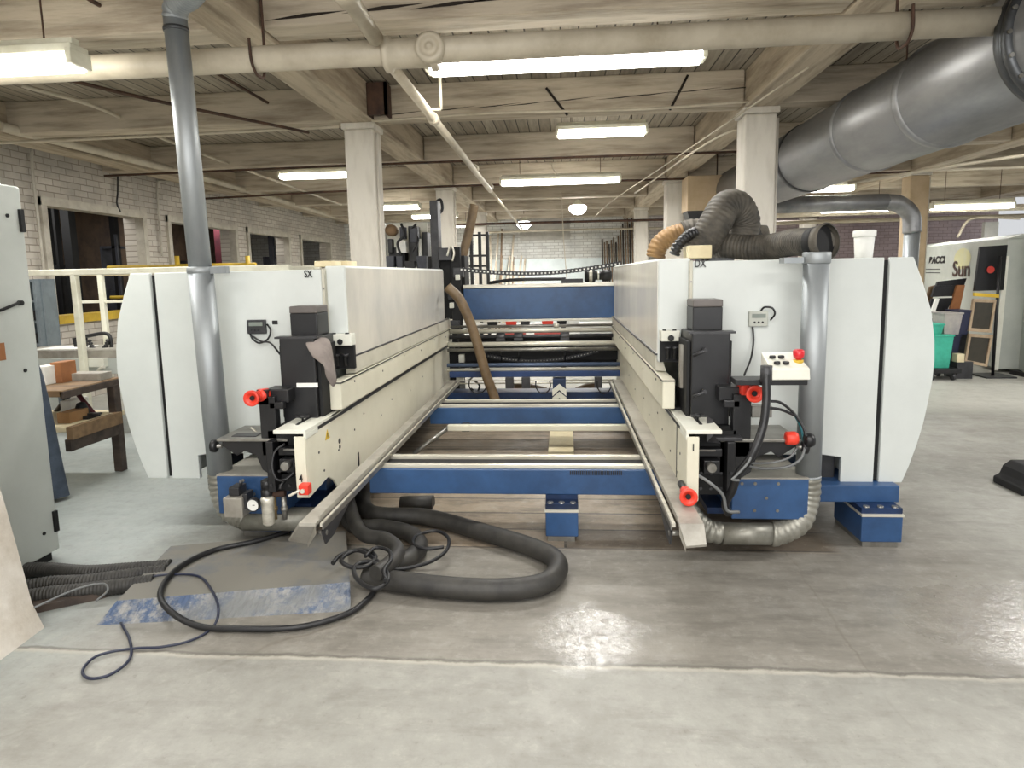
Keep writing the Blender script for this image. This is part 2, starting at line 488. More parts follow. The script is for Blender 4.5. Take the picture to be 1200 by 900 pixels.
for i, (a, b) in enumerate(WIN):
    f = MB()
    f.box(-6.6, -6.46, a-.07, a+.02, WZ0-.02, WZ1+.08).box(-6.6, -6.46, b-.02, b+.07, WZ0-.02, WZ1+.08)
    f.box(-6.6, -6.45, a-.07, b+.07, WZ1-.02, WZ1+.09)
    fo = f.build('window_%d' % (i+1), TRIM); struct(fo)
    MB().box(-6.72, -6.46, a-.02, b+.02, WZ0-.02, WZ0+.09).build('window_sill', YEL if i == 0 else TRIM, fo)
    g = MB().box(-6.68, -6.64, a, b, 1.66, 1.70).build('glazing_bar', PALE, fo)
# adjoining room seen through the windows
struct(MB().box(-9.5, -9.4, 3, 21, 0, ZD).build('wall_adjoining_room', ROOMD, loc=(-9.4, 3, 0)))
for y, m, wd in ((7.6, NEAR_BLACK, .10), (9.7, NEAR_BLACK, .14), (8.6, MAROON, .12), (10.8, NEAR_BLACK, .1), (11.6, DIM, .16), (14.2, MAROON, .14), (16.9, DIM, .12)):
    struct(MB().box(-7.9, -7.9+wd, y, y+wd, 0, ZD).build('trim_%d' % int(y), m))
i = 0
for y, x, z0, z1, m in ((7.7, -7.5, .9, 2.0, DIM), (8.05, -7.6, 1.3, 3.1, DIM), (9.3, -8.2, .6, 2.0, DIM), (9.9, -8.0, 0, 3.0, NEAR_BLACK), (11.0, -7.8, 0, 2.2, DIM), (12.4, -8.3, .5, 2.3, BOXW),
                        (13.6, -8.0, .5, 2.0, DIM), (15.6, -8.0, .3, 2.1, BOXW), (17.8, -8.1, .3, 2.2, DIM), (10.4, -8.8, 1.9, 2.35, MAROON)):
    r = empty('storage_rack', (x, y, 0), 'dim storage rack beyond the window openings of the left brick wall', 'rack', 'racks in the adjoining room')
    MB().box(x-.3, x-.26, y-.22, y+.22, 0, z1).build('back_panel', m, r)
    for q_ in (-.22, .18): MB().box(x-.02, x+.02, y+q_, y+q_+.04, 0, z1+.2).build('upright', m, r)
    for q_ in (max(z0, .4), z1-.04): MB().box(x-.3, x, y-.2, y+.2, q_, q_+.04).build('shelf', m, r)
    MB().box(x-.26, x-.04, y-.15, y+.12, max(z0, .4)+.04, max(z0, .4)+.04+.55*(z1-max(z0, .4))).build('load', m, r)

# pier in the left foreground, grey brick-like stone
pier = MB()
prof = [(-2.7, 0), (-2.37, 0), (-2.40, .12), (-2.48, .3), (-2.52, .62), (-2.60, 1.05), (-2.66, 1.7), (-2.68, ZD)]
sec = []
P0, P1 = 1.0, 2.58
for x, z in prof[1:]:
    sec.append([(x+.03*random.uniform(-1, 1)*(z < 1.5), y+.012*random.uniform(-1, 1), z) for y in (P1, P1-.3, P1-.6, P1-.9, P0)])
vs = [p for row in sec for p in row]
fs = []
for j in range(len(sec)-1):
    for k in range(4): fs.append((j*5+k, j*5+k+1, (j+1)*5+k+1, (j+1)*5+k))
pier.add(vs, fs)
for j in range(len(sec)-1):
    a, b = Vector(sec[j][0]), Vector(sec[j+1][0])
    pier.quad(a, b, Vector((-3.4, b.y, b.z)), Vector((-3.4, a.y, a.z)))
struct(pier.build('wall_pier', STONE))

# columns
for j, y in enumerate(ROWS):
    for i, x in enumerate((XL, XR, X3)):
        if (i, j) == (2, 0): continue
        r = empty('timber_column', (x, y, 0), {
            (0, 0): 'white painted square timber column rising behind the left machine cabinet',
            (1, 0): 'white painted square timber column behind the flexible hoses on the right machine',
            (0, 1): 'cream painted column in the second row, left, past the machine',
            (1, 1): 'white column in the second row beside the hanging plywood box',
            (2, 1): 'tan painted column in front of the curved duct at the right',
            (0, 2): 'far white column by the left bundle of leaning sticks',
            (1, 2): 'far white column next to the right bundle of dark leaning sticks',
            (2, 2): 'far column at the back right near the grey wood boring machine'}[(i, j)], 'column')
        MB().box(x-.15, x+.15, y-.15, y+.15, 0, ZB-.06).build('shaft', PLY if (i, j) == (2, 1) else COLM, r, .02)
        MB().box(x-.17, x+.17, y-.17, y+.17, ZB-.06, ZB).build('cap', COLM, r, .01)
        MB().rod((x+.17, y-.1, 0.02), (x+.17, y-.1, ZB-.1), .012).build('conduit', COLM, r)
# girders along the room
names = {XL: 'left', XR: 'right', X3: 'far right', -5.9: 'by the left wall', 9.76: 'beyond the duct'}
for x, nm in names.items():
    g = MB().box(x-.16, x+.16, -3.9, 18.98, ZB, ZD).build('ceiling_girder', TIMBERY, None, .015)
    tag(g, 'long cream timber girder running to the back wall, %s' % (nm if nm != 'by the left wall' else 'along the left brick wall'), 'beam')
for k in range(3):
    pass
# cross beams
BY = [-.55, 1.8, 4.2, 6.6, 8.95, 11.3, 13.65, 16.0, 18.35]
lab = ['cross beam over the floor behind the photographer', 'cross beam above the foreground near the photographer',
       'nearest cream timber cross beam with long cracks, right above the thick pipe', 'cross beam resting on the first pair of white columns',
       'cross beam just past the first columns, above the double tube light', 'cross beam on the second pair of columns', 'cross beam between second and third column rows',
       'cross beam on the third pair of columns', 'last cross beam in front of the back brick wall']
bays = [(-6.48, -2.2), (-1.86, 1.73), (2.07, 5.66), (6.0, 11.9)]
for y, l in zip(BY, lab):
    for (a, b), bn in zip(bays, ('left bay', 'middle bay', 'right bay', 'far right bay')):
        if y < 1 and bn != 'middle bay': continue
        o = MB().box(a, b, y-.13, y+.13, ZB+.02, ZD).build('ceiling_beam', TIMBER, None, .012)
        tag(o, '%s, %s' % (l, bn), 'beam')
        if bn == 'middle bay' and 4 < y < 7 :
            c = MB()
            kk_ = 1 if y < 5 else .35
            for t in range(9):
                x = a+.1+t*.40+random.uniform(-.08, .08); z = ZB+.05+.014*t+random.uniform(-.008, .008)
                c.prism([(x, z), (x+.26, z+.008), (x+.52, z+.035), (x+.26, z+.010+.022*kk_)], 'y', y-.1325, y-.125)
            c.build('crack', CRACK, o)
# diagonal straps on the second beam
for x0, z0, x1, z1 in ((640, 103, 665, 135), (806, 88, 785, 129)):
    a, b = at(x0, z0, 6.46), at(x1, z1, 6.46)
    o = MB().rod(a, b, .012, 6).build('iron_strap', CRACK); tag(o, 'short slanted black iron rod on the second beam, %s' % ('left one' if x0 < 700 else 'right one'), 'rod')
# hanging dark bracket on left column top
a = at(428, 103, 6.35); o = MB().box(a.x, a.x+.03, 6.3, 6.5, ZB+.02, ZD-.02).box(a.x, a.x+.22, 6.3, 6.33, ZB+.02, ZD-.02).box(a.x+.19, a.x+.22, 6.3, 6.5, ZB+.02, ZD-.02).build('joist_hanger', IRON)
tag(o, 'rusty iron joist hanger above the left white column', 'bracket')

# ------------------------------------------------------------------ ceiling pipes
r = empty('overhead_water_pipe', (0, 3.85, 2.85), 'thick cream painted pipe crossing the whole room below the nearest beam', 'pipe')
PY_ = 3.85
pz = at(600, 57, PY_).z
MB().rod((-5.6, PY_, pz), (2.38, PY_, pz+.02), .072, 20).build('pipe_body', PIPEM, r)
t = at(482, 66, PY_)
MB().lathe([(.085, -.16), (.1, -.15), (.1, -.12), (.08, -.11), (.08, .11), (.1, .12), (.1, .15), (.085, .16)], (t.x, PY_, pz), 'x', 24).build('tee_fitting', PIPEM, r)
MB().lathe([(.07, 0), (.08, -.02), (.085, -.10), (.075, -.115), (.055, -.115), (.05, -.1), (.018, -.1), (.016, -.13), (0.001, -.13)], (at(503, 53, PY_-.1).x, PY_, pz), 'y', 24).build('end_cap', PIPEM, r)
for px in (300, 1060):
    q = at(px, 40, PY_); MB().tube(spline([(q.x, PY_+.09, ZD), (q.x, PY_+.09, pz), (q.x, PY_, pz-.085), (q.x, PY_-.08, pz-.03), (q.x-.005, PY_-.085, pz+.1)]), .009, 8).build('pipe_hanger', IRON, r)
# sprinkler main to the rear
X0 = -1.03
s0 = atX(412, -10, X0); s1 = atX(470, 62, X0); s2 = atX(608, 249, X0-.0)
r = empty('sprinkler_main', (X0, 3.85, 2.8), 'cream sprinkler pipe running away from the photographer under the thick cross pipe', 'pipe')
MB().rod((X0, 2.4, pz+.13), (X0, 3.7, pz+.04), .045, 14).build('feed_pipe', PIPEM, r)
MB().lathe([(.05, -.06), (.062, -.05), (.062, .05), (.05, .06)], (X0, 3.2, pz+.075), 'y', 18).build('coupling', PIPEM, r)
MB().rod((X0+.02, 3.9, pz-.03), (X0+.02, 9.2, pz-.1), .034, 14).build('main_pipe', PIPEM, r)
MB().rod((X0+.02, 9.2, pz-.1), (X0+.02, 16.5, pz-.14), .024, 14).build('reduced_pipe', PIPEM, r)
for y in (5.2, 7.6, 9.2):
    MB().lathe([(.036, -.05), (.046, -.04), (.046, .04), (.036, .05)], (X0+.02, y, pz-.05-.0*y), 'y', 16).build('coupling', PIPEM, r)
MB().rod((X0+.12, 5.0, pz-.03), (X0+.12, 5.0, ZD), .012).rod((X0+.02, 5.0, pz-.03), (X0+.12, 5.0, pz-.03), .012).build('pipe_hanger', PIPEM, r)
for k, (ps, rad, l) in enumerate([
    ([at(0, 148, 6.3), at(210, 201, 9.0), at(300, 226, 11.7), at(392, 254, 16.3)], .05, 'cream pipe on the left brick wall high above the windows'),
    ([at(25, 100, 5.6), at(120, 128, 6.2), at(215, 172, 7.8), at(400, 240, 13)], .02, 'thin cream conduit slanting below the left ceiling beams'),
    ([(-1.85, 6.38, ZB-.02), (-.6, 6.38, ZB+.01), (.7, 6.38, ZB-.01), (1.75, 6.38, ZB+.02)], .013, 'thin white conduit along the bottom of the second beam'),
    ([(-6.4, 6.42, ZB-.08), (-4.2, 6.42, ZB-.07), (-2.2, 6.42, ZB-.05)], .016, 'thin pale conduit left of the left white column'),
    ([(-6.4, 8.75, ZB-.05), (-2, 8.75, ZB-.02), (2.3, 8.75, ZB-.02)], .016, 'grey conduit below the beam past the first columns'),
    ([(-6.4, 11.1, ZB-.1), (-2, 11.1, ZB-.02), (5.6, 11.1, ZB-.02)], .018, 'dark conduit below the beam of the second column row'),
    ([(-3, 15.8, ZB-.3), (0, 15.8, ZB-.3), (6, 15.8, ZB-.32)], .03, 'long dark pipe hanging below the third row beam'),
    ([(-2.4, 18.2, ZB-.35), (0, 18.2, ZB-.33), (5, 18.2, ZB-.36)], .03, 'cream pipe hanging in front of the back wall'),
    ([(2.4, 9.3, 2.9), (1.75, 6.95, ZB-.12), (1.2, 11, 2.86)], .012, 'thin cable slanting beside the right white column'),
    ([(3.6, 8.6, 2.62), (5.2, 8.1, 2.8), (7.6, 7.4, 3.0)], .02, 'cream conduit slanting behind the big round duct'),
    ([(2.4, 13, 2.6), (6, 13, 2.62), (11, 13, 2.64)], .06, 'long pale pipe across the back right above the purple brick'),
    ([(2.4, 14.5, 2.55), (6, 14.5, 2.56), (11, 14.5, 2.58)], .045, 'second pale pipe across the back right, just behind the first one'),
    ([(1.85, 5.2, ZB-.04), (1.4, 8.8, 2.98), (.9, 12.2, 2.86), (.7, 15, 2.8)], .009, 'thin cream pipe slanting towards the right white columns'),
    ([(-4.9, 2.4, 3.26), (-3.5, 4.5, 3.0), (-2.5, 6.4, 3.0)], .014, 'thin rusty conduit slanting under the left bay'),
    ([(-2.9, 2.6, 3.3), (-2.9, 6.4, 3.3)], .014, 'dark straight conduit along the left bay deck'),
    ([(4.2, 6.3, 3.0), (6.5, 6.0, 3.02), (9, 5.7, 3.02)], .03, 'cream pipe at the upper right behind the round duct'),
]):
    m = PIPEM if 'cream' in l or 'white' in l or 'pale' in l else IRON
    tag(wire('ceiling_conduit' if rad < .03 else 'ceiling_pipe', ps, rad, m), l, 'pipe' if rad >= .03 else 'conduit')
# droppers
for x, y, z, l in ((.02, 12.5, 1.4, 'thin pale cord hanging from ceiling to the far floor area, centre'), (-.12, 9.2, 2.93, 'short white pull cord under the ceiling near the sprinkler pipe')):
    tag(wire('pull_cord', [(x-.03, y, 3.1), (x, y, (3.1+z)/2), (x+.06, y, z)], .008, PIPEM), l, 'cord')
tag(wire('wall_cable', [atX(138, 195, -6.45), atX(138, 225, -6.45), atX(137, 238, -6.45), atX(141, 248, -6.45)], .012, CABLE), 'black cable dangling on the left brick wall above the nearest window', 'cable')
tag(wire('wall_conduit', [atX(37, 168, -6.45), atX(38, 200, -6.45), atX(45, 260, -6.45), atX(52, 320, -6.45)], .018, TRIM), 'grey conduit down the left brick wall before the nearest window', 'conduit')
tag(wire('wall_conduit', [atX(210, 212, -6.45), atX(190, 212, -6.45), atX(184, 216, -6.45), atX(186, 250, -6.45), atX(190, 300, -6.45)], .018, TRIM), 'bent grey conduit on brick between the first and second windows', 'conduit')

# ------------------------------------------------------------------ lights
def area(x, y, z, sx, sy, e, col=(1, .985, .955)):
    l = bpy.data.lights.new('lamp_or_fill_light', 'AREA'); l.shape = 'RECTANGLE'; l.size = sx; l.size_y = sy; l.energy = e; l.color = col
    o = bpy.data.objects.new('lamp_or_fill_light', l); COL.objects.link(o); o.location = (x, y, z)
    return o
def fixture(x, y, z, L, label, e=90, tubes=2, hang=True):
    r = empty('tube_light', (x, y, z), label, 'ceiling light')
    MB().box(x-L/2, x+L/2, y-.07, y+.07, z+.04, z+.09).box(x-L/2+.02, x+L/2-.02, y-.03, y+.03, z+.09, z+.13).build('housing', WHITEF, r, .006)
    for k in range(tubes):
        yy = y+(-.05+.1*k if tubes == 2 else 0)
        MB().rod((x-L/2+.03, yy, z+.0), (x+L/2-.03, yy, z+.0), .036, 14).build('tube', GLOW, r)
    for q_ in (x-L/2-.005, x+L/2-.03): MB().box(q_, q_+.035, y-.08, y+.08, z-.02, z+.06).build('end_cap', WHITEF, r, .004)
    if hang:
        for q_ in (-L/3, L/3): MB().rod((x+q_, y, z+.12), (x+q_, y, ZD), .005, 6).build('hanging_rod', IRON, r)
    area(x, y, z-.03, L, .16, e)
fixture(.02, 4.75, 3.03, 1.95, 'long twin tube light in the centre just behind the thick cross pipe', 75)
MB_ = None
fixture(.46, 7.75, 3.17, 1.05, 'short bright tube light over the middle of the machine', 60)
fixture(-.03, 10.4, 3.0, 1.9, 'long tube light further back in the middle bay', 90)
fixture(-3.75, 9.8, 3.12, 1.15, 'tube light left of the left white column', 70)
fixture(at(99, 76, 3.5).x-.62, 3.5, at(50, 76, 3.5).z, 1.2, 'very bright tube light at the upper left corner', 45)
fixture(3.95, 10.2, 2.74, .82, 'tube light between the round duct and the right machine', 55)
fixture(5.45, 7.0, 3.07, 1.2, 'tube light at the right edge under the big duct', 80)
fixture(-3.5, 13.2, 2.97, 1.2, 'upper of three far tube lights right of the left white column', 50)
fixture(-3.0, 15.2, 2.95, 1.1, 'middle of three far tube lights right of the left white column', 50)
fixture(-2.9, 17.2, 2.88, 1.0, 'lowest of three far tube lights right of the left white column', 50)
fixture(5.3, 12.3, 2.6, 1.2, 'tube light low in front of the purple brick, left of the tan column', 50)
fixture(7.3, 12.3, 2.6, 1.4, 'tube light low in front of the purple brick, right of the tan column', 50)
fixture(10.0, 12.3, 2.6, 1.4, 'tube light at the far right beyond the grey boring machine', 50)
for x, y, z, l in ((at(677, 240, 14).x, 14, 3.0, 'round bright bay lamp, the larger of two in the centre back'), (at(614, 260, 17).x, 17, 2.93, 'small round bay lamp further back by the brick wall')):
    r = empty('bay_lamp', (x, y, z), l, 'ceiling light')
    MB().lathe([(.02, .12), (.05, .11), (.07, .06), (.14, .01), (.15, 0)], (x, y, z), 'z').build('lamp_shade', WHITEF, r)
    MB().lathe([(.001, -.2), (.10, -.18), (.18, -.10), (.19, -.03), (.15, .0)], (x, y, z), 'z').build('bulb', GLOWB, r)
    MB().rod((x, y, z+.2), (x, y, ZD), .008, 6).build('hanging_rod', IRON, r)
    area(x, y, z-.22, .3, .3, 60, (1, 1, 1))
lf = area(0, -2.2, 2.1, 5, 1.2, 130); lf.rotation_euler = (math.radians(98), 0, 0); lf.name = 'window_light'  # added fill from behind the camera, no window stands there
for x, y, e in ((-1.6, .3, 55), (1.8, .3, 55), (0, 1.6, 30), (4.6, 3.4, 90), (-3.9, 1.2, 50), (9, 6, 80), (4.2, 15, 60), (-4.6, 5.8, 60), (-8, 9, 28), (-8, 14, 28)):
    area(x, y, 3.0, 1.8, .3, e)  # added fill lights without fixtures, brightening foreground, bench and side areas
W = bpy.data.worlds.new('world'); S.world = W; W.use_nodes = True
bg = W.node_tree.nodes['Background']; bg.inputs[0].default_value = (.95, .97, 1, 1); bg.inputs[1].default_value = .55

# ------------------------------------------------------------------ big duct
DX, DZ, DR = 2.70, 2.76, .36
r = empty('round_duct', (DX, 5, DZ-DR), 'large round galvanised extraction duct receding at the upper right', 'duct')
MB().rod((DX, 1.2, DZ), (DX, 10.6, DZ), DR, 48).build('duct_body', DUCTM, r)
MB().tube(spline([(DX, 10.5, DZ), (DX-.02, 10.9, DZ-.05), (DX-.1, 11.1, DZ-.4), (DX-.1, 11.1, DZ-1.2)]), .34, 30).build('duct_elbow', DUCTR, r)
fl = MB().lathe([(DR+.002, -.05), (DR+.035, -.05), (DR+.035, -.01), (DR+.02, .0), (DR+.035, .01), (DR+.035, .05), (DR+.002, .05)], (DX, 3.75, DZ), 'y', 48).build('flange', DUCTR, r)
for k in range(20):
    a = 2*PI*k/20; MB().lathe([(.012, -.065), (.012, -.05)], (DX+(DR+.02)*math.cos(a), 3.75, DZ+(DR+.02)*math.sin(a)), 'y', 8).build('bolt', STEEL, fl)
for y in (4.9, 6.0, 7.4, 9.0):
    MB().lathe([(DR+.001, -.04), (DR+.012, -.03), (DR+.012, .03), (DR+.001, .04)], (DX, y, DZ), 'y', 48).build('joint_band', DUCTR if y > 7 else DUCTM, r)
for q_ in (-.28, .28): MB().rod((DX+q_, 4.92, DZ+.2), (DX+q_, 4.92, ZD), .006, 6).build('hanging_rod', IRON, r)
p = at(1043, 75, 4.6)
o = MB().box(p.x-.04, p.x+.04, 4.55, 4.63, DZ+.3, ZD).box(p.x-.055, p.x-.04, 4.54, 4.64, DZ+.33, ZD).build('wooden_hanger', TIMBER); tag(o, 'short timber hanger with rusty edge just above the round duct', 'hanger')
# transverse small duct with elbow going down
r = empty('branch_duct', (4.6, 9.9, 2.4), 'grey branch duct behind the right machine curving down at the tan column', 'duct')
e0 = at(900, 240, 9.9); e1 = at(1048, 236, 9.9); e2 = at(1078, 285, 9.9)
zc = 2.50
MB().rod((3.1, 9.9, zc), (e1.x-.1, 9.9, zc), .12, 24).build('duct_body', DUCTM, r)
MB().tube(spline([(e1.x-.12, 9.9, zc), (e1.x+.08, 9.9, zc-.04), (e1.x+.24, 9.9, zc-.2), (e1.x+.27, 9.9, zc-.45)]), .12, 24).build('elbow', DUCTM, r)
MB().rod((e1.x+.27, 9.9, zc-.43), (e1.x+.27, 9.9, 0), .105, 24).build('downpipe', GALV, r)

# ================================================================== MACHINE BED
bed = empty('machine_bed', (-.35, 5, 0), 'blue steel cross beams and foot blocks carrying both machine heads', 'machine bed')
def crossbeam(y0, y1, z0, z1, x0=-1.19, x1=.565, m=BLUE):
    b = MB().box(x0, x1, y0, y1, z0, z1).build('cross_beam', m, bed, .006)
    MB().box(x0, x1, y0+.015, y0+.05, z1, z1+.025).box(x0, x1, y1-.06, y1-.02, z1, z1+.025).build('guide_rail', RAILM, b, .003)
    MB().box(x0, x1, y0+.055, y1-.065, z1+.001, z1+.004).build('rail_gap', NEAR_BLACK, b)
    return b
b1 = crossbeam(3.70, 3.96, .25, .405)
q = MB()
for k in range(26): q.box(.03+k*.012, .036+k*.012, 3.693, 3.70, .375, .40)
q.build('graduation_marks', BLACK, b1)
crossbeam(5.50, 5.80, .255, .40)
MB().box(-1.0, .56, 5.30, 5.36, .24, .29).build('rail_bar', CREAM, bed, .006)
MB().tube([(-1.25, 5.1, .1), (-1.0, 5.33, .26)], .02, 8).build('stay_bar', STEEL, bed)
MB().box(-.9, -.83, 5.44, 5.50, .2, .27).build('clamp', BLACK, bed, .004)
MB().lathe([(.05, 0), (.06, .02), (.05, .06), (.03, .07), (.03, .1)], (-.92, 5.0, 0), 'z', 16).build('levelling_foot', DGREY, bed)
MB().box(-1.3, .75, 6.95, 7.2, .05, .27).build('cross_beam', DBLUE, bed, .006)
# longitudinal frames below each head
for x0, x1 in ((-2.1, -1.5), (1.0, 1.90)):
    MB().box(x0, x1, 3.68 if x0 > 0 else 3.8, 7.2, .225, .325).build('side_frame', BLUE, bed, .006)
# foot blocks
def foot(x0, x1, y0, y1):
    f = MB().box(x0, x1, y0, y1, .03, .18).build('foot_block', BLUE, bed, .006)
    MB().box(x0-.004, x1+.004, y0-.006, y1, .18, .193).build('foot_plate', RAILM, f)
    MB().box(x0, x1, y0+.01, y1, .193, .225).build('shim_stack', DBLUE, f)
    for t in (.15, .5, .85): MB().lathe([(.018, 0), (.018, .022)], (x0+(x1-x0)*t, y0+.03, .21), 'z', 6).build('bolt', STEEL, f)
    MB().box(x0+.01, x1-.02, y0+.005, y1, 0, .03).build('base_shim', STEEL, f)
foot(-.115, .075, 3.60, 3.92)
foot(1.655, 1.875, 3.58, 3.95)
MB().box(-.115, .075, 3.70, 3.92, .225, .25).build('shim_stack', DBLUE, bed)
foot(-1.98, -1.62, 3.62, 4.0)
# rear transverse shafts
def shaft(z, y, rad, m, nm='cross_shaft', x0=-1.28, x1=.62): return MB().rod((x0, y, z), (x1, y, z), rad, 14).build(nm, m, bed)
shaft(.985, 7.2, .014, STEEL); shaft(.935, 7.15, .026, RAILM); s3 = shaft(.875, 7.1, .022, DGREY)
shaft(.80, 7.0, .028, RAILM); shaft(.745, 6.95, .02, STEEL)
for px in (586, 607, 662):
    q = at(px, 397, 7.0)
    MB().lathe([(.04, -.05), (.045, -.04), (.045, .04), (.04, .05)], (q.x, 7.1, .875), 'x', 14).box(q.x-.05, q.x+.05, 7.05, 7.14, .83, .86).build('clamp', DGREY, s3, .002)
    MB().rod((q.x, 7.08, .74), (q.x, 7.08, .6), .008, 6).build('pull_rod', BLACK, s3)
q = at(652, 386, 7.1); MB().lathe([(.025, -.03), (.03, 0), (.025, .03)], (q.x, 7.2, .985), 'x', 12).build('collar', RAILM, bed)
MB().box(-1.2, .6, 7.28, 7.34, .50, .865).build('back_plate', NEAR_BLACK, bed)
MB().box(-1.2, .6, 7.15, 7.28, .60, .70).build('drag_chain_trough', NEAR_BLACK, bed)
q = MB(); q2 = MB()
for k in range(40):
    t = k/39; x = -.98+t*1.35; z = .70-.10*math.sin(PI*min(1, t*1.02))**.8
    q.box(x-.018, x+.018, 7.09, 7.14, z-.02, z+.02); q2.box(x-.006, x+.006, 7.086, 7.09, z-.004, z+.006)
ch = q.build('drag_chain', BLACK, bed); q2.build('link_pin', STEEL, ch)
shaft(.585, 6.9, .022, mat('blue_grey_tube', (96, 112, 140), None, 5, .35, .3)); shaft(.535, 6.88, .018, RAILM)
MB().box(-1.25, .6, 6.85, 7.05, .455, .52).build('cross_beam', mat('mid_blue_paint', (36, 62, 108), (24, 44, 80), 3, .4), bed, .006)
shaft(.415, 6.87, .008, RAILM); shaft(.385, 6.87, .008, RAILM)
MB().box(-.12, .02, 6.8, 6.94, .26, .44).build('upright', DBLUE, bed, .004)
w_ = MB()
for k in range(2):
    z = .22+k*.085
    w_.prism([(-.125, z-.05), (-.05, z+.02), (.025, z-.05), (.025, z+.02), (-.05, z+.085), (-.125, z+.02)], 'y', 6.78+.001*k, 6.795+.001*k)
w_.build('chevron_plate', WHITEP, bed)
for px in (598, 947-370+40, ):
    q = at(px, 448, 6.85); MB().box(q.x-.05, q.x+.04, 6.8, 6.86, .34, .46).build('sensor_block', DGREY, bed, .004)
for px, py in ((701, 448),): q = at(px, py, 6.85); MB().box(q.x-.04, q.x+.04, 6.8, 6.86, .34, .46).build('sensor_block', DGREY, bed, .004)
for pa, pb in ((628, 645), (700, 716), (550, 570)):
    w3 = (pb-pa)/2; pm = (pa+pb)/2
    wire('cable_loop', [at(pm-w3, 446, 6.8), at(pm-w3, 453, 6.8), at(pm-w3*.6, 459, 6.8), at(pm, 461, 6.8), at(pm+w3*.6, 459, 6.8), at(pm+w3, 453, 6.8), at(pm+w3*.9, 446, 6.8)], .007, CABLE, bed)
# top beam
tb = MB().box(-1.17, .62, 7.5, 7.75, 1.04, 1.41).build('top_cross_beam', BLUE, bed, .008)
MB().box(-1.17, .62, 7.48, 7.76, 1.41, 1.45).build('guide_rail', RAILM, tb, .004)
MB().box(-1.17, .62, 7.48, 7.7, 1.015, 1.04).build('guide_rail', RAILM, tb, .004)
q = MB()
a0 = at(683, 333, 7.6)
q.box(a0.x-.25, a0.x, 7.52, 7.68, 1.45, 1.5)
mtr = q.build('drive_bracket', BLACK, tb, .004)
MB().lathe([(.06, 0), (.075, .01), (.075, .12), (.05, .13), (.05, .2), (.07, .21), (.07, .3), (.03, .32)], (a0.x+.02, 7.6, 1.53), 'x', 18).build('drive_motor', BLACK, mtr)
MB().lathe([(.078, .05), (.08, .06), (.08, .08), (.078, .09)], (a0.x+.02, 7.6, 1.53), 'x', 18).lathe([(.052, .15), (.06, .155), (.052, .17)], (a0.x+.02, 7.6, 1.53), 'x', 18).build('motor_ring', RAILM, mtr)
wire('motor_cable', [(a0.x-.2, 7.55, 1.5), (a0.x-.8, 7.55, 1.5), (a0.x-1.1, 7.6, 1.47)], .02, BLACK, tb)
q = MB(); q2 = []
NL = 42
for k in range(NL):
    t = k/(NL-1); x = -1.15+t*1.78; z = 1.63-.075*math.sin(PI*t)+.03*t
    q.box(x-.0217, x+.0217, 7.28, 7.36, z-.024, z+.024); q2.append((x, z))
ch = q.build('drag_chain', BLACK, bed)
for x, z in q2: MB().box(x-.009, x+.009, 7.275, 7.28, z-.009, z+.009).build('link_window', PAPER, ch)

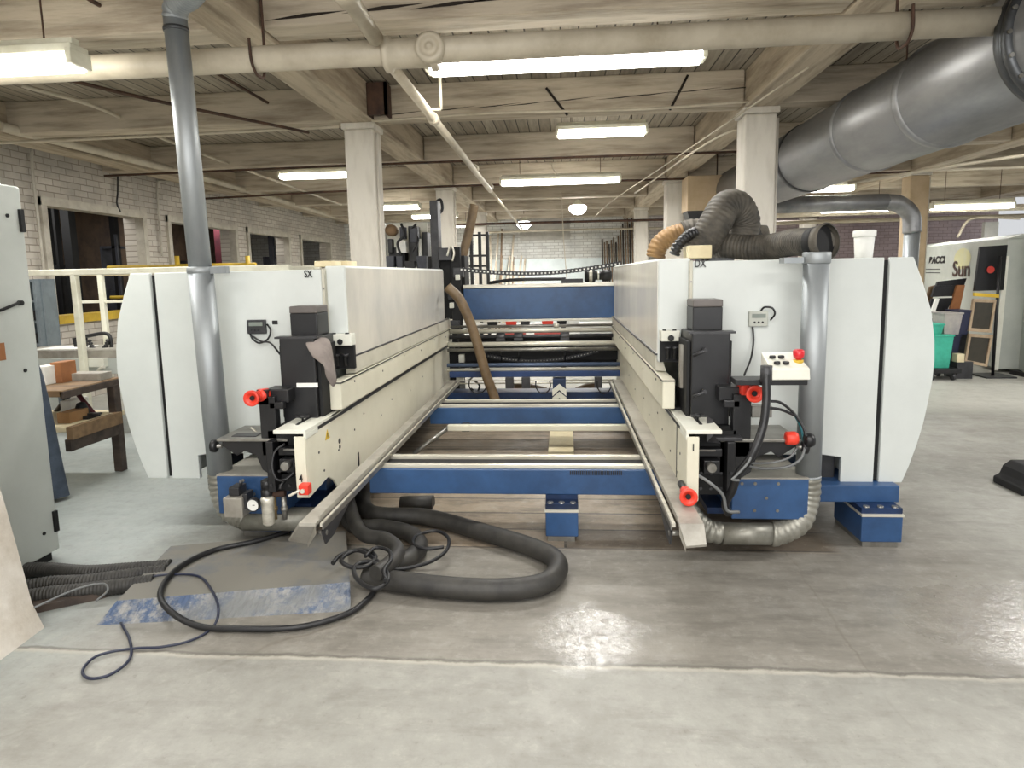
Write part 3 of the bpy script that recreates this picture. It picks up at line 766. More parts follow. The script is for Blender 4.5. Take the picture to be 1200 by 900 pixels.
# ================================================================== MACHINE HEADS
AX = -.72
def Xm(side, x): return x if side < 0 else AX-x+.02
def head(side, hx, ux, lx, tx):
    L = side < 0
    X = lambda x: Xm(side, x)
    sgn = 1 if L else -1
    r = empty('tenoning_machine', (X(-2.0), 3.75, 0),
              'left pale grey machine head marked SX with black scoring unit and cream beams' if L else
              'right pale grey machine head marked DX with control box and cream beams', 'machine')
    YP = 3.75
    # outer end panel pieces
    pts = [(-2.64, 1.615), (-2.695, 1.48), (-2.75, 1.32), (-2.778, 1.15), (-2.785, 1.03), (-2.78, .92), (-2.765, .80), (-2.745, .67), (-2.715, .54), (-2.68, .42), (-2.645, .32), (-2.515, .32), (-2.515, 1.615)]
    MB().prism([(X(a), z) for a, z in pts], 'y', YP, YP+.03).build('curved_end_panel', PANEL, r, .006)
    main = [(-2.485, 1.615), (-2.485, .32), (-2.30, .32), (-2.30, .47), (-2.2, .485), (-1.44, .485), (-1.44, 1.615)]
    MB().prism([(X(a), z) for a, z in main], 'y', YP, YP+.03).build('front_panel', PANEL, r, .005)
    MB().prism([(X(a), z) for a, z in [(-2.53, 1.60), (-2.72, 1.3), (-2.77, 1.03), (-2.72, .6), (-2.62, .34), (-2.36, .34), (-2.36, .53), (-1.45, .53), (-1.45, 1.60)]], 'y', YP+.03, 5.0).build('cabinet_body', PANEL, r, .01)
    MB().box(X(-2.30), X(-2.16), YP+.08, YP+.3, .22, .47).build('side_block', DGREY, r, .006)
    MB().box(X(-2.515), X(-2.485), YP+.022, YP+.03, .33, 1.6).build('door_gap', NEAR_BLACK, r)
    # hood
    MB().box(X(-1.435), hx, 3.80, 7.0, 1.03, 1.635).build('hood', PANEL, r, .01)
    MB().box(hx, hx+sgn*.004, 3.81, 6.99, 1.075, 1.62).build('hood_side_panel', HOODM, r)
    MB().box(X(-1.44), X(-1.425), 3.76, 3.80, 1.03, 1.62).build('seam_strip', STRIPM, r)
    MB().lathe([(.006, -.004), (.006, 0)], (X(-1.432), 3.76, 1.5), 'y', 8).build('screw', STEEL, r)
    # ledge strip sloping from hood to upper beam
    MB().prism([(hx-sgn*.02, 1.08), (hx+sgn*.012, 1.08), (ux+sgn*.012, .975), (ux-sgn*.05, .97)], 'y', 3.84, 7.25).build('ledge_strip', STRIPM, r)
    MB().box(hx+sgn*.001, hx+sgn*.014, 3.8, 7.2, 1.072, 1.082).build('shadow_line', DGREY, r)
    # upper beam
    ub = MB().box(ux-sgn*.055, ux+sgn*.015, 3.56, 7.3, .80, .965).build('upper_beam_cover', CREAM, r, .006)
    MB().box(ux-sgn*.055, ux+sgn*.018, 3.555, 7.3, .955, .962).build('cover_edge', BLACK, ub)
    for k in range(6): MB().lathe([(.007, 0), (.007, sgn*.003)], (ux+sgn*.015, 3.8+k*.62, .9 if k % 2 else .93), 'x', 8).build('rivet', DGREY, ub)
    # guide gap
    MB().box(X(-1.5), lx-sgn*.012, 3.6, 7.3, .74, .80).build('guide_recess', NEAR_BLACK, r)
    MB().box(lx-sgn*.02, lx+sgn*.004, 3.5, 7.35, .772, .782).build('chain_guide', RAILM, r)
    MB().box(lx-sgn*.03, lx+sgn*.001, 3.3, 7.35, .745, .768).build('chain_track', BLACK, r)
    # lower beam cover with its notched lower edge
    yz = [(3.14, .75), (3.14, .42), (3.42, .445), (3.5, .40), (3.6, .30), (7.35, .27), (7.35, .745)] if L else \
         [(3.14, .75), (3.14, .43), (3.45, .45), (3.52, .38), (3.6, .30), (7.35, .27), (7.35, .745)]
    lc = MB().prism(yz, 'x', lx-sgn*.012, lx).build('lower_beam_cover', CREAM, r, .002)
    MB().prism([(3.15, .75), (3.15, .44), (7.3, .44), (7.3, .75)], 'x', lx-sgn*.1, lx-sgn*.013).build('beam_core', NEAR_BLACK, lc) if 0 else None
    MB().box(lx-sgn*.06, lx-sgn*.001, 3.125, 3.14, .425, .752).build('front_flange', CREAM, lc, .003)
    MB().box(lx-sgn*.058, lx-sgn*.050, 3.14, 3.3, .44, .75).build('flange_return', BLACK, lc)
    sq, sw_ = atX(419 if L else 770, 531, lx), atX(419 if L else 770, 551, lx)
    MB().box(lx, lx+sgn*.002, sq.y, sq.y+.025, sw_.z, sq.z).build('slot', NEAR_BLACK, lc)
    if not L:
        MB().box(lx, lx+sgn*.0025, 3.395, 3.405, .46, .75).build('panel_joint', NEAR_BLACK, lc)
    b = MB()
    for k, (y, z) in enumerate([(3.3, .62), (3.36, .50), (3.6, .55), (3.9, .6), (4.1, .66), (4.5, .56), (4.8, .62), (5.4, .58), (5.9, .62)]):
        MB().lathe([(.007, 0), (.007, sgn*.003)], (lx, y, z), 'x', 8).build('rivet', DGREY, lc)
    # top plate
    tp = MB().box(lx-sgn*.17, lx+sgn*.004, 3.13, 3.72, .765, .785).box(lx-sgn*.01, lx+sgn*.004, 3.13, 3.3, .735, .765).build('top_plate', WHITEP, r, .003)
    MB().box(lx-sgn*.10, lx-sgn*.085, 3.25, 3.5, .785, .789).build('adjusting_slot', NEAR_BLACK, tp)
    MB().lathe([(.006, 0), (.006, .02), (.02, .022), (.022, .035), (.01, .04)], (lx-sgn*.092, 3.33, .785), 'z', 8).box(lx-sgn*.092-.035, lx-sgn*.092+.035, 3.32, 3.34, .81, .822).build('wing_knob', BLACK, tp)
    # beam mechanism seen from the front
    mech = MB().box(lx-sgn*.28, lx-sgn*.062, 3.30, 7.2, .40, .74).build('beam_mechanism', NEAR_BLACK, r)
    MB().box(lx-sgn*.20, lx-sgn*.08, 3.24, 3.30, .62, .66).box(lx-sgn*.18, lx-sgn*.10, 3.2, 3.3, .54, .61).box(lx-sgn*.26, lx-sgn*.22, 3.22, 3.3, .42, .7).build('chain_carrier', BLACK, mech, .004)
    MB().lathe([(.022, -.05), (.024, -.04), (.024, 0)], (lx-sgn*.13, 3.2, .585), 'y', 14).build('tension_bolt', STEEL, mech)
    MB().box(lx-sgn*.16, lx-sgn*.07, 3.215, 3.225, .655, .662).build('steel_strip', STEEL, mech)
    for k in range(8): MB().lathe([(.008, -.006), (.008, 0)], (lx-sgn*(.09+.05*(k % 4)), 3.22, .46+.08*(k//4)), 'y', 8).build('bolt', DGREY, mech)
    # chip tray
    fa, fb = (atZ(350, 613, .46), atZ(369, 614, .46)) if L else (atZ(825, 614, .46), atZ(797, 616, .46))
    la, lb = (at(338, 632, 2.85), at(360, 635, 2.85)) if L else (at(828, 638, 2.72), at(804, 640, 2.72))
    o_, n_, yf = fa.x, fb.x, fa.y        # outer edge, inner edge, fold
    t1 = MB().box(o_, n_, yf, 6.6, .445, .46).box(n_-sgn*.004, n_, yf+.05, 6.6, .46, .475).build('chip_tray', TRAYM, r)
    MB().add([(o_, yf, .46), (n_, yf, .46), (lb.x, lb.y, lb.z), (la.x, la.y, la.z), (o_, yf+.01, .445), (n_, yf+.01, .445), (lb.x, lb.y+.005, lb.z-.012), (la.x, la.y+.005, la.z-.012),
              (lb.x, lb.y+.005, lb.z-.03), (n_, yf, .41)], [(0, 1, 2, 3), (4, 7, 6, 5), (3, 2, 6, 7), (1, 9, 8, 2), (0, 3, 7, 4)]).build('tray_lip', TRAYM, t1)
    MB().box(n_+sgn*.012, n_+sgn*.028, yf+.02, 6.6, .435, .452).build('tray_rail', RAILM, r)
    MB().box(n_+sgn*.03, n_+sgn*.036, yf+.0, 6.6, .43, .458).build('rail_edge', STEEL, r)
    MB().add([(n_+sgn*.03, yf-.02, .43), (n_+sgn*.03, yf+.35, .43), (n_+sgn*.03, yf+.12, .36), (n_+sgn*.03, yf+.02, .355),
              (n_+sgn*.038, yf-.02, .43), (n_+sgn*.038, yf+.35, .43), (n_+sgn*.038, yf+.12, .36), (n_+sgn*.038, yf+.02, .355)],
             [(0, 1, 2, 3), (7, 6, 5, 4), (0, 3, 7, 4), (3, 2, 6, 7), (2, 1, 5, 6)]).build('rail_bracket', DGREY, r)
    MB().lathe([(.012, -.02), (.012, .02)], (n_+sgn*.02, yf+.03, .405), 'x', 10).build('bracket_bolt', STEEL, r)
    MB().box(lx-sgn*.02, lx+sgn*.05, 3.62, 7.35, .255, .265).build('under_edge', BLACK, r)
    # blue block with dusty top, and foot arm
    bb = MB().box(X(-2.0), X(-1.60), 3.42, 3.95, .22, .445).build('column_base', BLUE, r, .006)
    MB().box(X(-2.0), X(-1.60), 3.42, 3.95, .445, .452).build('dust_cover', TRAYM, bb)
    for a, z in ((-1.72, .42), (-1.84, .42), (-1.72, .27), (-1.84, .27), (-1.78, .34), (-1.65, .42)): MB().lathe([(.009, -.004), (.009, 0)], (X(a), 3.42, z), 'y', 8).build('bolt', STEEL, bb)
    MB().box(X(-2.1), X(-1.5), 3.55, 7.1, .20, .235).build('skid_plate', DBLUE, r)
    # table of the front unit
    tp2 = MB().box(X(-1.90), X(-1.50), 3.28, 3.60, .685, .70).build('unit_table', STEEL, r, .003)
    MB().prism([(X(-1.88), .685), (X(-1.50), .685), (X(-1.50), .50), (X(-1.60), .48), (X(-1.66), .52), (X(-1.69), .60), (X(-1.76), .63), (X(-1.80), .60), (X(-1.88), .655)], 'y', 3.30, 3.36).build('table_bracket', BLACK, r, .004)
    MB().rod((X(-1.88), 3.3, .655), (X(-1.95), 3.3, .655), .012).build('spindle', STEEL, r)
    MB().lathe([(.02, 0), (.035, .008), (.035, .03), (.02, .038)], (X(-1.945)-(0 if L else .038), 3.3, .655), 'x', 14).build('clamp_knob', BLACK, r)
    # black scoring unit
    un = MB().box(X(-1.575), X(-1.375), 3.42, 3.74, .74, 1.235).build('scoring_unit', BLACK, r, .008)
    for q_, q2_ in ((-1.59, -1.575), (-1.375, -1.355)): MB().box(X(q_), X(q2_), 3.45, 3.7, .78, 1.19).build('unit_rib', NEAR_BLACK, un, .004)
    mc = MB().box(X(-1.565), X(-1.405), 3.56, 3.74, 1.235, 1.365).build('motor_cover', BLACK, un, .006)
    MB().box(X(-1.565), X(-1.405), 3.555, 3.74, 1.365, 1.405).build('cover_cap', mat('brown_grey_cap', (104, 98, 94), None, 5, .45), mc, .006)
    MB().box(X(-1.60), X(-1.36), 3.42, 3.5, 1.232, 1.243).build('unit_lip', DGREY, un)
    # vertical arm and cross arm with red hand wheel
    MB().box(X(-1.655), X(-1.565), 3.30, 3.36, .60, .93).build('vertical_arm', BLACK, r, .004)
    MB().box(X(-1.635), X(-1.50), 3.33, 3.46, .89, .965).box(X(-1.60), X(-1.52), 3.30, 3.34, .86, .90).build('wheel_bearing', BLACK, r, .006)
    return r

HL = head(-1, -1.31, -1.30, -1.335, -1.30)
HR = head(1, .552, .56, .60, .625)

def handwheel(x, y, z, parent, rad=.055, depth=.05, stub=True, name='hand_wheel'):
    w = MB().lathe([(rad*.6, .0), (rad*.62, -.01), (rad, -.03), (rad*1.03, -.045), (rad*.97, -.052), (rad*.55, -.04), (rad*.42, -.03), (.001, -.03)], (x, y, z), 'y', 28).build(name, RED, parent)
    MB().lathe([(rad*.3, -.038), (rad*.32, -.032), (rad*.3, -.028)], (x, y, z), 'y', 16).build('wheel_hub', NEAR_BLACK, w)
    if stub: MB().lathe([(rad*.62, 0), (rad*.62, .05)], (x, y, z), 'y', 20).build('wheel_collar', RED, w)
    return w
# ---- left head own details
q = at(297, 466, 3.24)
handwheel(q.x, 3.26, q.z, HL, .042)
MB().rod((q.x, 3.30, q.z), (-1.62, 3.34, q.z), .035, 14).build('wheel_shaft', RED, HL)
MB().box(q.x-.01, -1.6, 3.30, 3.34, q.z-.05, q.z+.03).build('wheel_bracket', BLACK, HL)
a = at(347, 450, 3.41); b_ = at(372, 454, 3.41)
MB().box(a.x, b_.x, 3.414, 3.42, b_.z, a.z+.004).build('white_label', PAPER, HL)
text('SX', at(361, 321, 3.74)+Vector((0, 0, -.002)), .06, BLACK, HL, bold=.001, sx=.7)
text('4', (-1.366, 3.118, at(355, 561, 3.118).z), .055, BLACK, HL, 'number', bold=.001, sx=.7)
# warning triangle on the lower beam
tri = MB().prism([(3.40, .66), (3.47, .66), (3.435, .715)], 'x', -1.335, -1.333).build('warning_triangle', YEL, HL)
MB().box(-1.333, -1.3325, 3.43, 3.44, .67, .695).build('warning_mark', BLACK, tri)
MB().lathe([(.016, 0), (.016, .004)], (-1.335, 3.62, .60), 'x', 10).lathe([(.012, 0), (.012, .004)], (-1.335, 3.62, .565), 'x', 10).build('sticker', BLACK, HL)
# red clamp at the bottom
q = at(354, 575, 3.06)
k_ = MB().box(q.x-.025, q.x+.028, 3.07, 3.122, q.z-.03, q.z+.025).build('red_clamp', RED, HL, .006)
MB().lathe([(.012, -.01), (.012, 0)], (q.x, 3.07, q.z-.005), 'y', 14).rod((q.x-.015, 3.065, q.z), (q.x-.06, 3.03, q.z-.02), .007).build('clamp_lever', RAILM, k_)
wire('cable_loop', [at(334, 520, 3.2), at(322, 530, 3.18), at(319, 548, 3.15), at(325, 562, 3.14), at(336, 561, 3.16), at(345, 553, 3.18)], .007, CABLE, HL)
wire('cable', [at(328, 573, 3.15), at(335, 562, 3.2), at(346, 556, 3.24)], .008, BLACK, HL)
MB().box(-1.84, -1.70, 3.33, 3.40, .70, .704).build('table_insert', DGREY, HL)
wire('lever_rod', [at(294, 501, 3.45), at(299, 505, 3.45), at(304, 509, 3.45)], .007, RAILM, HL)
# pneumatic service unit
pn = MB()
a = at(265, 581, 3.3); b_ = at(289, 604, 3.3)
pu = MB().box(a.x, b_.x, 3.26, 3.40, b_.z, a.z).build('air_valve_box', TRAYM, HL, .006)
MB().box(a.x+.02, b_.x-.03, 3.29, 3.38, a.z, a.z+.05).box(b_.x-.01, b_.x+.02, 3.28, 3.36, a.z-.07, a.z+.02).build('valve_top', DGREY, pu, .006)
MB().rod((b_.x-.035, 3.33, a.z+.05), (b_.x-.035, 3.33, a.z+.075), .01).rod((b_.x-.035, 3.33, a.z+.07), (b_.x-.01, 3.28, a.z+.09), .008).build('valve_lever', DGREY, pu)
q = at(299, 590, 3.2)
rg = MB().lathe([(.028, .0), (.036, .01), (.036, .05), (.028, .055), (.034, .06), (.034, .10), (.022, .11)], (q.x+.035, 3.28, q.z-.0), 'z', 18).build('pressure_regulator', BLACK, HL)
MB().lathe([(.02, -.1), (.032, -.09), (.034, .03), (.036, .05), (.03, .06)], (q.x+.045, 3.25, q.z-.04), 'z', 18).build('filter_bowl', RAILM, rg)
gg = MB().lathe([(.034, 0), (.036, -.005), (.036, -.03), (.032, -.032), (.032, -.026), (.001, -.026)], (q.x, 3.2, q.z), 'y', 24).build('pressure_gauge', BLACK, rg)
MB().lathe([(.031, -.0275), (.031, -.026)], (q.x, 3.2, q.z), 'y', 24).build('gauge_face', PAPER, gg)
MB().box(q.x-.001, q.x+.012, 3.17, 3.1725, q.z-.001, q.z+.002).build('needle', BLACK, gg)
for px in (321, 333):
    q = at(px, 590, 3.28); MB().rod((q.x, 3.28, q.z+.04), (q.x, 3.28, q.z-.09), .014).lathe([(.02, -.02), (.02, .0)], (q.x, 3.28, q.z-.02), 'z', 8).build('brass_fitting', mat('brass_dull', (150, 130, 92), None, 5, .4, .6) if px == 321 else STEEL, rg)
q = at(320, 580, 3.28); MB().rod((q.x-.03, 3.28, q.z), (q.x+.07, 3.28, q.z+.01), .016).build('air_manifold', IRON, rg)
# mini control box and cavity between scoring unit and hood
def minibox(parent, p0, p1, c0, c1):
    a, b_ = at(*p0, 3.72), at(*p1, 3.72)
    m = MB().box(a.x, b_.x, 3.72, 3.80, b_.z, a.z).build('selector_box', WHITEP, parent, .004)
    MB().lathe([(.014, 0), (.018, -.012), (.012, -.018)], ((a.x+b_.x)/2, 3.72, (a.z+b_.z)/2-.01), 'y', 14).build('selector_knob', BLACK, m)
    for q_ in (a.x+.01, b_.x-.04): MB().box(q_, q_+.02, 3.73, 3.75, a.z, a.z+.008).build('screw', BLACK, m)
    a, b_ = at(*c0, 3.77), at(*c1, 3.77)
    c = MB().box(a.x, b_.x, 3.77, 3.80, b_.z, a.z).build('roller_recess', NEAR_BLACK, parent)
    for t in (.35, .7): MB().lathe([(.011, 0), (.011, .06), (.02, .062), (.02, .075)], (a.x+(b_.x-a.x)*t, 3.74, b_.z+.02), 'z', 12).build('roller_bolt', DGREY, c)
minibox(HL, (386, 392), (412, 405), (386, 405), (416, 432))
minibox(HR, (775, 388), (797, 400), (774, 400), (797, 424))
# digital readouts
def readout(parent, x, z, loop, m=ROBOX, wd=.105, ht=.085):
    ro = MB().box(x, x+wd, 3.725, 3.75, z-ht, z).build('digital_readout', m, parent, .004)
    MB().box(x+.015, x+wd-.015, 3.722, 3.725, z-.037, z-.014).build('display', LCD, ro)
    b = MB()
    for k in range(3): b.lathe([(.006, -.003), (.006, 0)], (x+.03+k*.022, 3.725, z-.062), 'y', 10)
    b.build('button', BLACK, ro)
    for pts in loop: wire('readout_cable', pts, .0055, CABLE, ro)
readout(HL, at(289, 375, 3.73).x, at(289, 375, 3.73).z, [[at(313, 380, 3.74), at(317, 387, 3.72), at(314, 397, 3.71), at(304, 402, 3.71), at(296, 397, 3.72), at(293, 391, 3.74)],
        [at(296, 394, 3.73), at(306, 400, 3.70), at(317, 402, 3.65), at(328, 415, 3.6)]], DGREY, wd=.115)
q = at(322, 378, 3.74); MB().box(q.x-.02, q.x+.015, 3.745, 3.75, q.z-.012, q.z+.012).build('small_plug', BLACK, HL, .004)
readout(HR, at(878, 365, 3.73).x, at(878, 365, 3.73).z, [[at(891, 365, 3.74), at(896, 360, 3.72), at(905, 361, 3.71), at(908, 368, 3.71), at(903, 375, 3.73)],
        [at(882, 383, 3.73), at(883, 400, 3.72), at(880, 420, 3.68), at(872, 440, 3.6)]], mat('pale_readout_case', (188, 190, 180), None, 5, .5))
text('DX', at(820.5, 309, 3.74), .062, BLACK, HR, bold=.001, sx=.7)
text('1', (.63, 3.118, .70), .05, BLACK, HR, 'number', bold=.001, sx=.7)
# ---- right head own details
q = at(884, 461, 3.24); handwheel(q.x, 3.27, q.z, HR, .044)
MB().box(q.x-.05, q.x+.02, 3.29, 3.40, q.z-.02, q.z+.05).build('red_bracket', RED, HR, .006)
q = at(806, 581, 2.98); handwheel(q.x, 3.0, q.z, HR, .041, stub=True)
MB().rod((q.x, 3.03, q.z), (q.x, 3.16, q.z), .018).build('wheel_shaft', BLACK, HR)
q = at(934, 516, 3.24); kk = MB().lathe([(.02, -.045), (.034, -.04), (.036, .0), (.03, .015)], (q.x, 3.28, q.z), 'x', 18).build('red_knob', RED, HR)
MB().lathe([(.022, .03), (.036, .035), (.036, .06), (.03, .075)], (q.x+.02, 3.28, q.z-.01), 'x', 18).build('black_knob', BLACK, HR)
# control box on its arm
a, b_ = at(903, 424, 3.15), at(949, 445, 3.15)
MB().box(at(857, 445, 3.25).x, b_.x-.005, 3.16, 3.28, b_.z-.028, b_.z).build('control_arm', BLACK, HR, .003)
cb = MB().add([(a.x, 3.14, b_.z), (b_.x, 3.14, b_.z), (b_.x-.004, 3.14, b_.z+.055), (a.x, 3.14, b_.z+.055),
               (a.x, 3.30, b_.z), (b_.x-.02, 3.30, b_.z), (b_.x-.02, 3.30, a.z+.03), (a.x, 3.30, a.z+.03)],
              [(0, 1, 2, 3), (3, 2, 6, 7), (1, 5, 6, 2), (0, 3, 7, 4), (4, 7, 6, 5), (0, 4, 5, 1)]).build('control_box', WHITEP, HR, .005)
for i in range(2):
    for j in range(2):
        x = a.x+.035+i*.042+j*.006; y = 3.18+(1-j)*.055; z = b_.z+.062+(y-3.14)*((a.z+.03-b_.z-.055)/.16)
        MB().lathe([(.015, -.004), (.015, .006), (.012, .009)], (x, y, z), 'z', 16).build('push_button', BLACK, cb)
z = b_.z+.085
es = MB().lathe([(.014, -.02), (.014, .012), (.024, .018), (.027, .03), (.026, .05), (.018, .056)], (b_.x-.035, 3.21, z), 'z', 20).build('emergency_stop', mat('estop_red', (206, 40, 48), None, 5, .3), cb)
MB().lathe([(.022, -.02), (.024, .005)], (b_.x-.035, 3.21, z), 'z', 20).build('yellow_ring', YEL, es)
# thick black conduit from control box
MB().lathe([(.028, -.04), (.028, .04)], at(898, 438, 3.15), 'z', 12).build('conduit_gland', DGREY, HR)
MB().tube(spline([at(902, 434, 3.17), at(898, 440, 3.14), at(898, 468, 3.12), at(894, 500, 3.1), at(882, 532, 3.08), at(865, 556, 3.1), at(858, 575, 3.12), at(850, 590, 3.15), at(854, 602, 3.18)]), .02, 12).build('control_conduit', BLACK, HR)
wire('grey_cable', [at(884, 520, 3.1), at(878, 540, 3.06), at(862, 558, 3.05), at(858, 562, 3.05), at(866, 563, 3.06)], .006, GREYC, HR)
wire('cable', [at(815, 555, 3.15), at(832, 566, 3.1), at(847, 580, 3.1), at(852, 598, 3.12), at(866, 600, 3.15)], .008, GREYC, HR)
wire('cable', [at(902, 470, 3.3), at(915, 472, 3.3), at(930, 484, 3.3), at(941, 500, 3.28), at(945, 512, 3.26)], .007, CABLE, HR)
wire('cable', [at(900, 478, 3.3), at(915, 480, 3.3), at(932, 487, 3.3)], .007, CABLE, HR)
wire('teal_cable', [at(930, 484, 3.32), at(938, 500, 3.32), at(942, 522, 3.3), at(940, 535, 3.3)], .006, TEALC, HR)
wire('cable', [at(944, 522, 3.28), at(938, 538, 3.25), at(922, 547, 3.25), at(895, 549, 3.25), at(876, 546, 3.3)], .007, GREYC, HR)
wire('cable', [at(934, 525, 3.28), at(925, 536, 3.25), at(905, 542, 3.25), at(880, 543, 3.3)], .006, GREYC, HR)
MB().box(at(881, 485, 3.4).x, at(905, 485, 3.4).x, 3.40, 3.46, at(890, 485, 3.4).z-.02, at(890, 476, 3.4).z-.0).build('cylinder_block', STEEL, HR, .003)
for z_, nm in ((1.12, 'latch_lever'), (.90, 'latch_lever')):
    x = Xm(1, -1.40)
    MB().rod((x-.02, 3.40, z_), (x+.035, 3.37, z_+.03), .009).lathe([(.012, -.03), (.012, 0)], (x+.035, 3.40, z_+.03), 'y', 10).build(nm, DGREY, HR)
MB().box(Xm(1, -1.40)-.06, Xm(1, -1.40)-.03, 3.55, 3.6, .92, 1.16).build('side_plate', TRAYM, HR)
MB().add([at(828, 487, 3.3), at(836, 492, 3.3), at(836, 510, 3.25), at(845, 520, 3.2), at(828, 518, 3.2)], [(0, 1, 2, 3, 4)]).build('chip_deflector', DGREY, HR)
MB().box(Xm(1, -1.60), Xm(1, -1.46), 3.24, 3.44, .70, .72).build('dark_guide_plate', DGREY, HR, .003)
# ---- grey glove and rag left
rg_ = MB()
pts = [[(362, 400), (372, 396), (385, 396)], [(356, 402), (372, 408), (388, 404)], [(364, 414), (378, 415), (389, 410)], [(368, 420), (380, 424), (391, 425)], [(376, 420), (386, 436), (393, 440)], [(382, 430), (389, 445), (394, 446)], [(380, 436), (388, 455), (391, 452)]]
yy = [[3.50, 3.46, 3.55], [3.40, 3.38, 3.48], [3.38, 3.36, 3.46], [3.38, 3.37, 3.45], [3.38, 3.38, 3.44], [3.38, 3.39, 3.44], [3.40, 3.39, 3.44]]
vs = [at(*p, y) for row, yr in zip(pts, yy) for p, y in zip(row, yr)]
fs = [(i*3+k, i*3+k+1, i*3+k+4, i*3+k+3) for i in range(6) for k in range(2)]
rg_.add(vs, fs, True)
o = rg_.build('cleaning_rag', RAG)
md = o.modifiers.new('solid', 'SOLIDIFY'); md.thickness = .012; md = o.modifiers.new('sub', 'SUBSURF'); md.levels = 2; md.render_levels = 2
tag(o, 'grey cloth rag draped over the black scoring unit of the left head', 'rag')

# ------------------------------------------------------------------ dust pipes
def steel_pipe(path, rad, seg=24): return MB().tube(spline(path, 6), rad, seg)
r = empty('dust_pipe', (-2.07, 3.52, 0), 'tall galvanised dust pipe in front of the left head rising to the ceiling', 'dust pipe')
pl = lambda x, y, Y=3.52: at(x, y, Y)
a, b_ = pl(205, 18), pl(259, 560)
xa = (a.x+b_.x)/2
MB().rod((a.x, 3.52, a.z), (a.x*.45+b_.x*.55, 3.52, 1.62), .061, 28).build('upper_pipe', GALV, r)
MB().rod((a.x*.45+b_.x*.55, 3.52, 1.62), (b_.x, 3.52, .42), .068, 28).build('lower_pipe', GALV, r)
MB().lathe([(.064, -.02), (.072, -.015), (.072, .015), (.064, .02)], (a.x*.45+b_.x*.55, 3.52, 1.62), 'z', 28).box(a.x*.45+b_.x*.55+.06, a.x*.45+b_.x*.55+.16, 3.5, 3.54, 1.6, 1.64).build('pipe_clamp', GALV, r)
MB().lathe([(.064, -.012), (.067, 0), (.064, .012)], (a.x, 3.52, pl(208, 35).z), 'z', 28).build('joint_ring', DUCTR, r)
corr(MB(), [(a.x, 3.52, a.z-.02), (a.x+.01, 3.51, a.z+.02), (a.x+.06, 3.47, a.z+.045), (a.x+.16, 3.4, a.z+.045), (a.x+.35, 3.2, a.z+.045)], .062, .028, .05).build('top_elbow', GALV, r)
corr(MB(), [(b_.x, 3.52, .44), (b_.x, 3.52, .34), (b_.x+.05, 3.5, .22), (b_.x+.17, 3.48, .165)], .068, .034, .05).build('bottom_elbow', ELBOW, r)
MB().rod((b_.x+.15, 3.48, .165), (-1.45, 3.48, .17), .068, 24).build('floor_run', ELBOW, r)
r = empty('dust_pipe', (1.35, 3.5, 0), 'galvanised dust pipe down the front of the right head, curving left at the floor', 'dust pipe')
a, b_ = at(957, 300, 3.5), at(951, 560, 3.5)
MB().rod((a.x, 3.5, a.z), (a.x, 3.5, .44), .064, 28).build('upright_pipe', GALV, r)
MB().lathe([(.066, -.03), (.07, -.025), (.07, .025), (.066, .03)], (a.x, 3.5, a.z-.01), 'z', 28).box(a.x-.17, a.x-.07, 3.48, 3.56, a.z-.035, a.z-.005).build('mounting_collar', GALV, r)
MB().lathe([(.064, -.008), (.067, 0), (.064, .008)], (a.x, 3.5, .44), 'z', 28).build('joint_ring', GALV, r)
corr(MB(), [(a.x, 3.5, .44), (a.x, 3.5, .32), (a.x-.05, 3.47, .19), (a.x-.17, 3.44, .135), (a.x-.2, 3.44, .13)], .064, .034, .045).build('bottom_elbow', ELBOW, r)
MB().rod((a.x-.19, 3.44, .13), (at(848, 612, 3.4).x, 3.44, .13), .060, 24).build('floor_run', ELBOW, r)
x_ = at(848, 612, 3.4).x
corr(MB(), [(x_, 3.44, .13), (x_-.08, 3.44, .15), (x_-.15, 3.44, .21), (x_-.2, 3.46, .3)], .060, .04, .06).build('end_elbow', ELBOW, r)

# ------------------------------------------------------------------ flexible hoses on top of right head
def P(x, y, Y=4.3): return at(x, y, Y)
h = MB(); corr(h, [P(961, 284, 3.58), P(950, 284, 3.72), P(930, 284, 3.92), P(905, 289, 4.1), P(880, 290, 4.2), P(850, 288, 4.3), P(838, 288, 4.35)], .078, .024, .035)
hs = tag(h.build('flexible_hose', HOSEG), 'black flexible hose lying on the right machine, open end above the steel pipe', 'hose')
pe = P(961, 284, 3.56); dd = Vector((.5, -.86, .08)).normalized()
MB().tube([pe-dd*.06, pe+dd*.01, pe+dd*.045, pe+dd*.05], .09, 28, caps=False, rf=lambda i, n: (.07, .09, .098, .088)[i]).build('hose_rim', HOSEG, hs)
MB().tube([pe-dd*.05, pe+dd*.02], .086, 28).build('hose_mouth', NEAR_BLACK, hs)  # flat dark disc painting the shade inside the open hose
h = MB(); corr(h, [P(812, 297, 4.2), P(824, 284, 4.2), P(838, 262, 4.2), P(850, 243, 4.25), P(864, 243, 4.3), P(872, 262, 4.35), P(866, 285, 4.35)], .1, .026, .032)
tag(h.build('flexible_hose', HOSEG), 'thick dusty grey flexible hose arching above the DX lettering', 'hose')
h = MB(); corr(h, [P(768, 302, 4.6), P(772, 288, 4.6), P(785, 277, 4.6), P(800, 272, 4.6)], .064, .026, .06)
tag(h.build('flexible_hose', ORH), 'ochre flexible hose end at the left corner of the right head top', 'hose')
h = MB(); corr(h, [P(800, 273, 4.7), P(815, 270, 4.7), P(835, 276, 4.7), P(850, 292, 4.7)], .08, .026, .035)
tag(h.build('flexible_hose', HOSEG), 'grey flexible hose continuing from the ochre hose end', 'hose')
h = MB(); corr(h, [P(790, 299, 4.1), P(795, 287, 4.1), P(805, 277, 4.12), P(815, 272, 4.15)], .03, .022, .16, seg=14)
tag(h.build('flexible_hose', BLACK), 'thin black corrugated hose beside the thick dusty hose', 'hose')
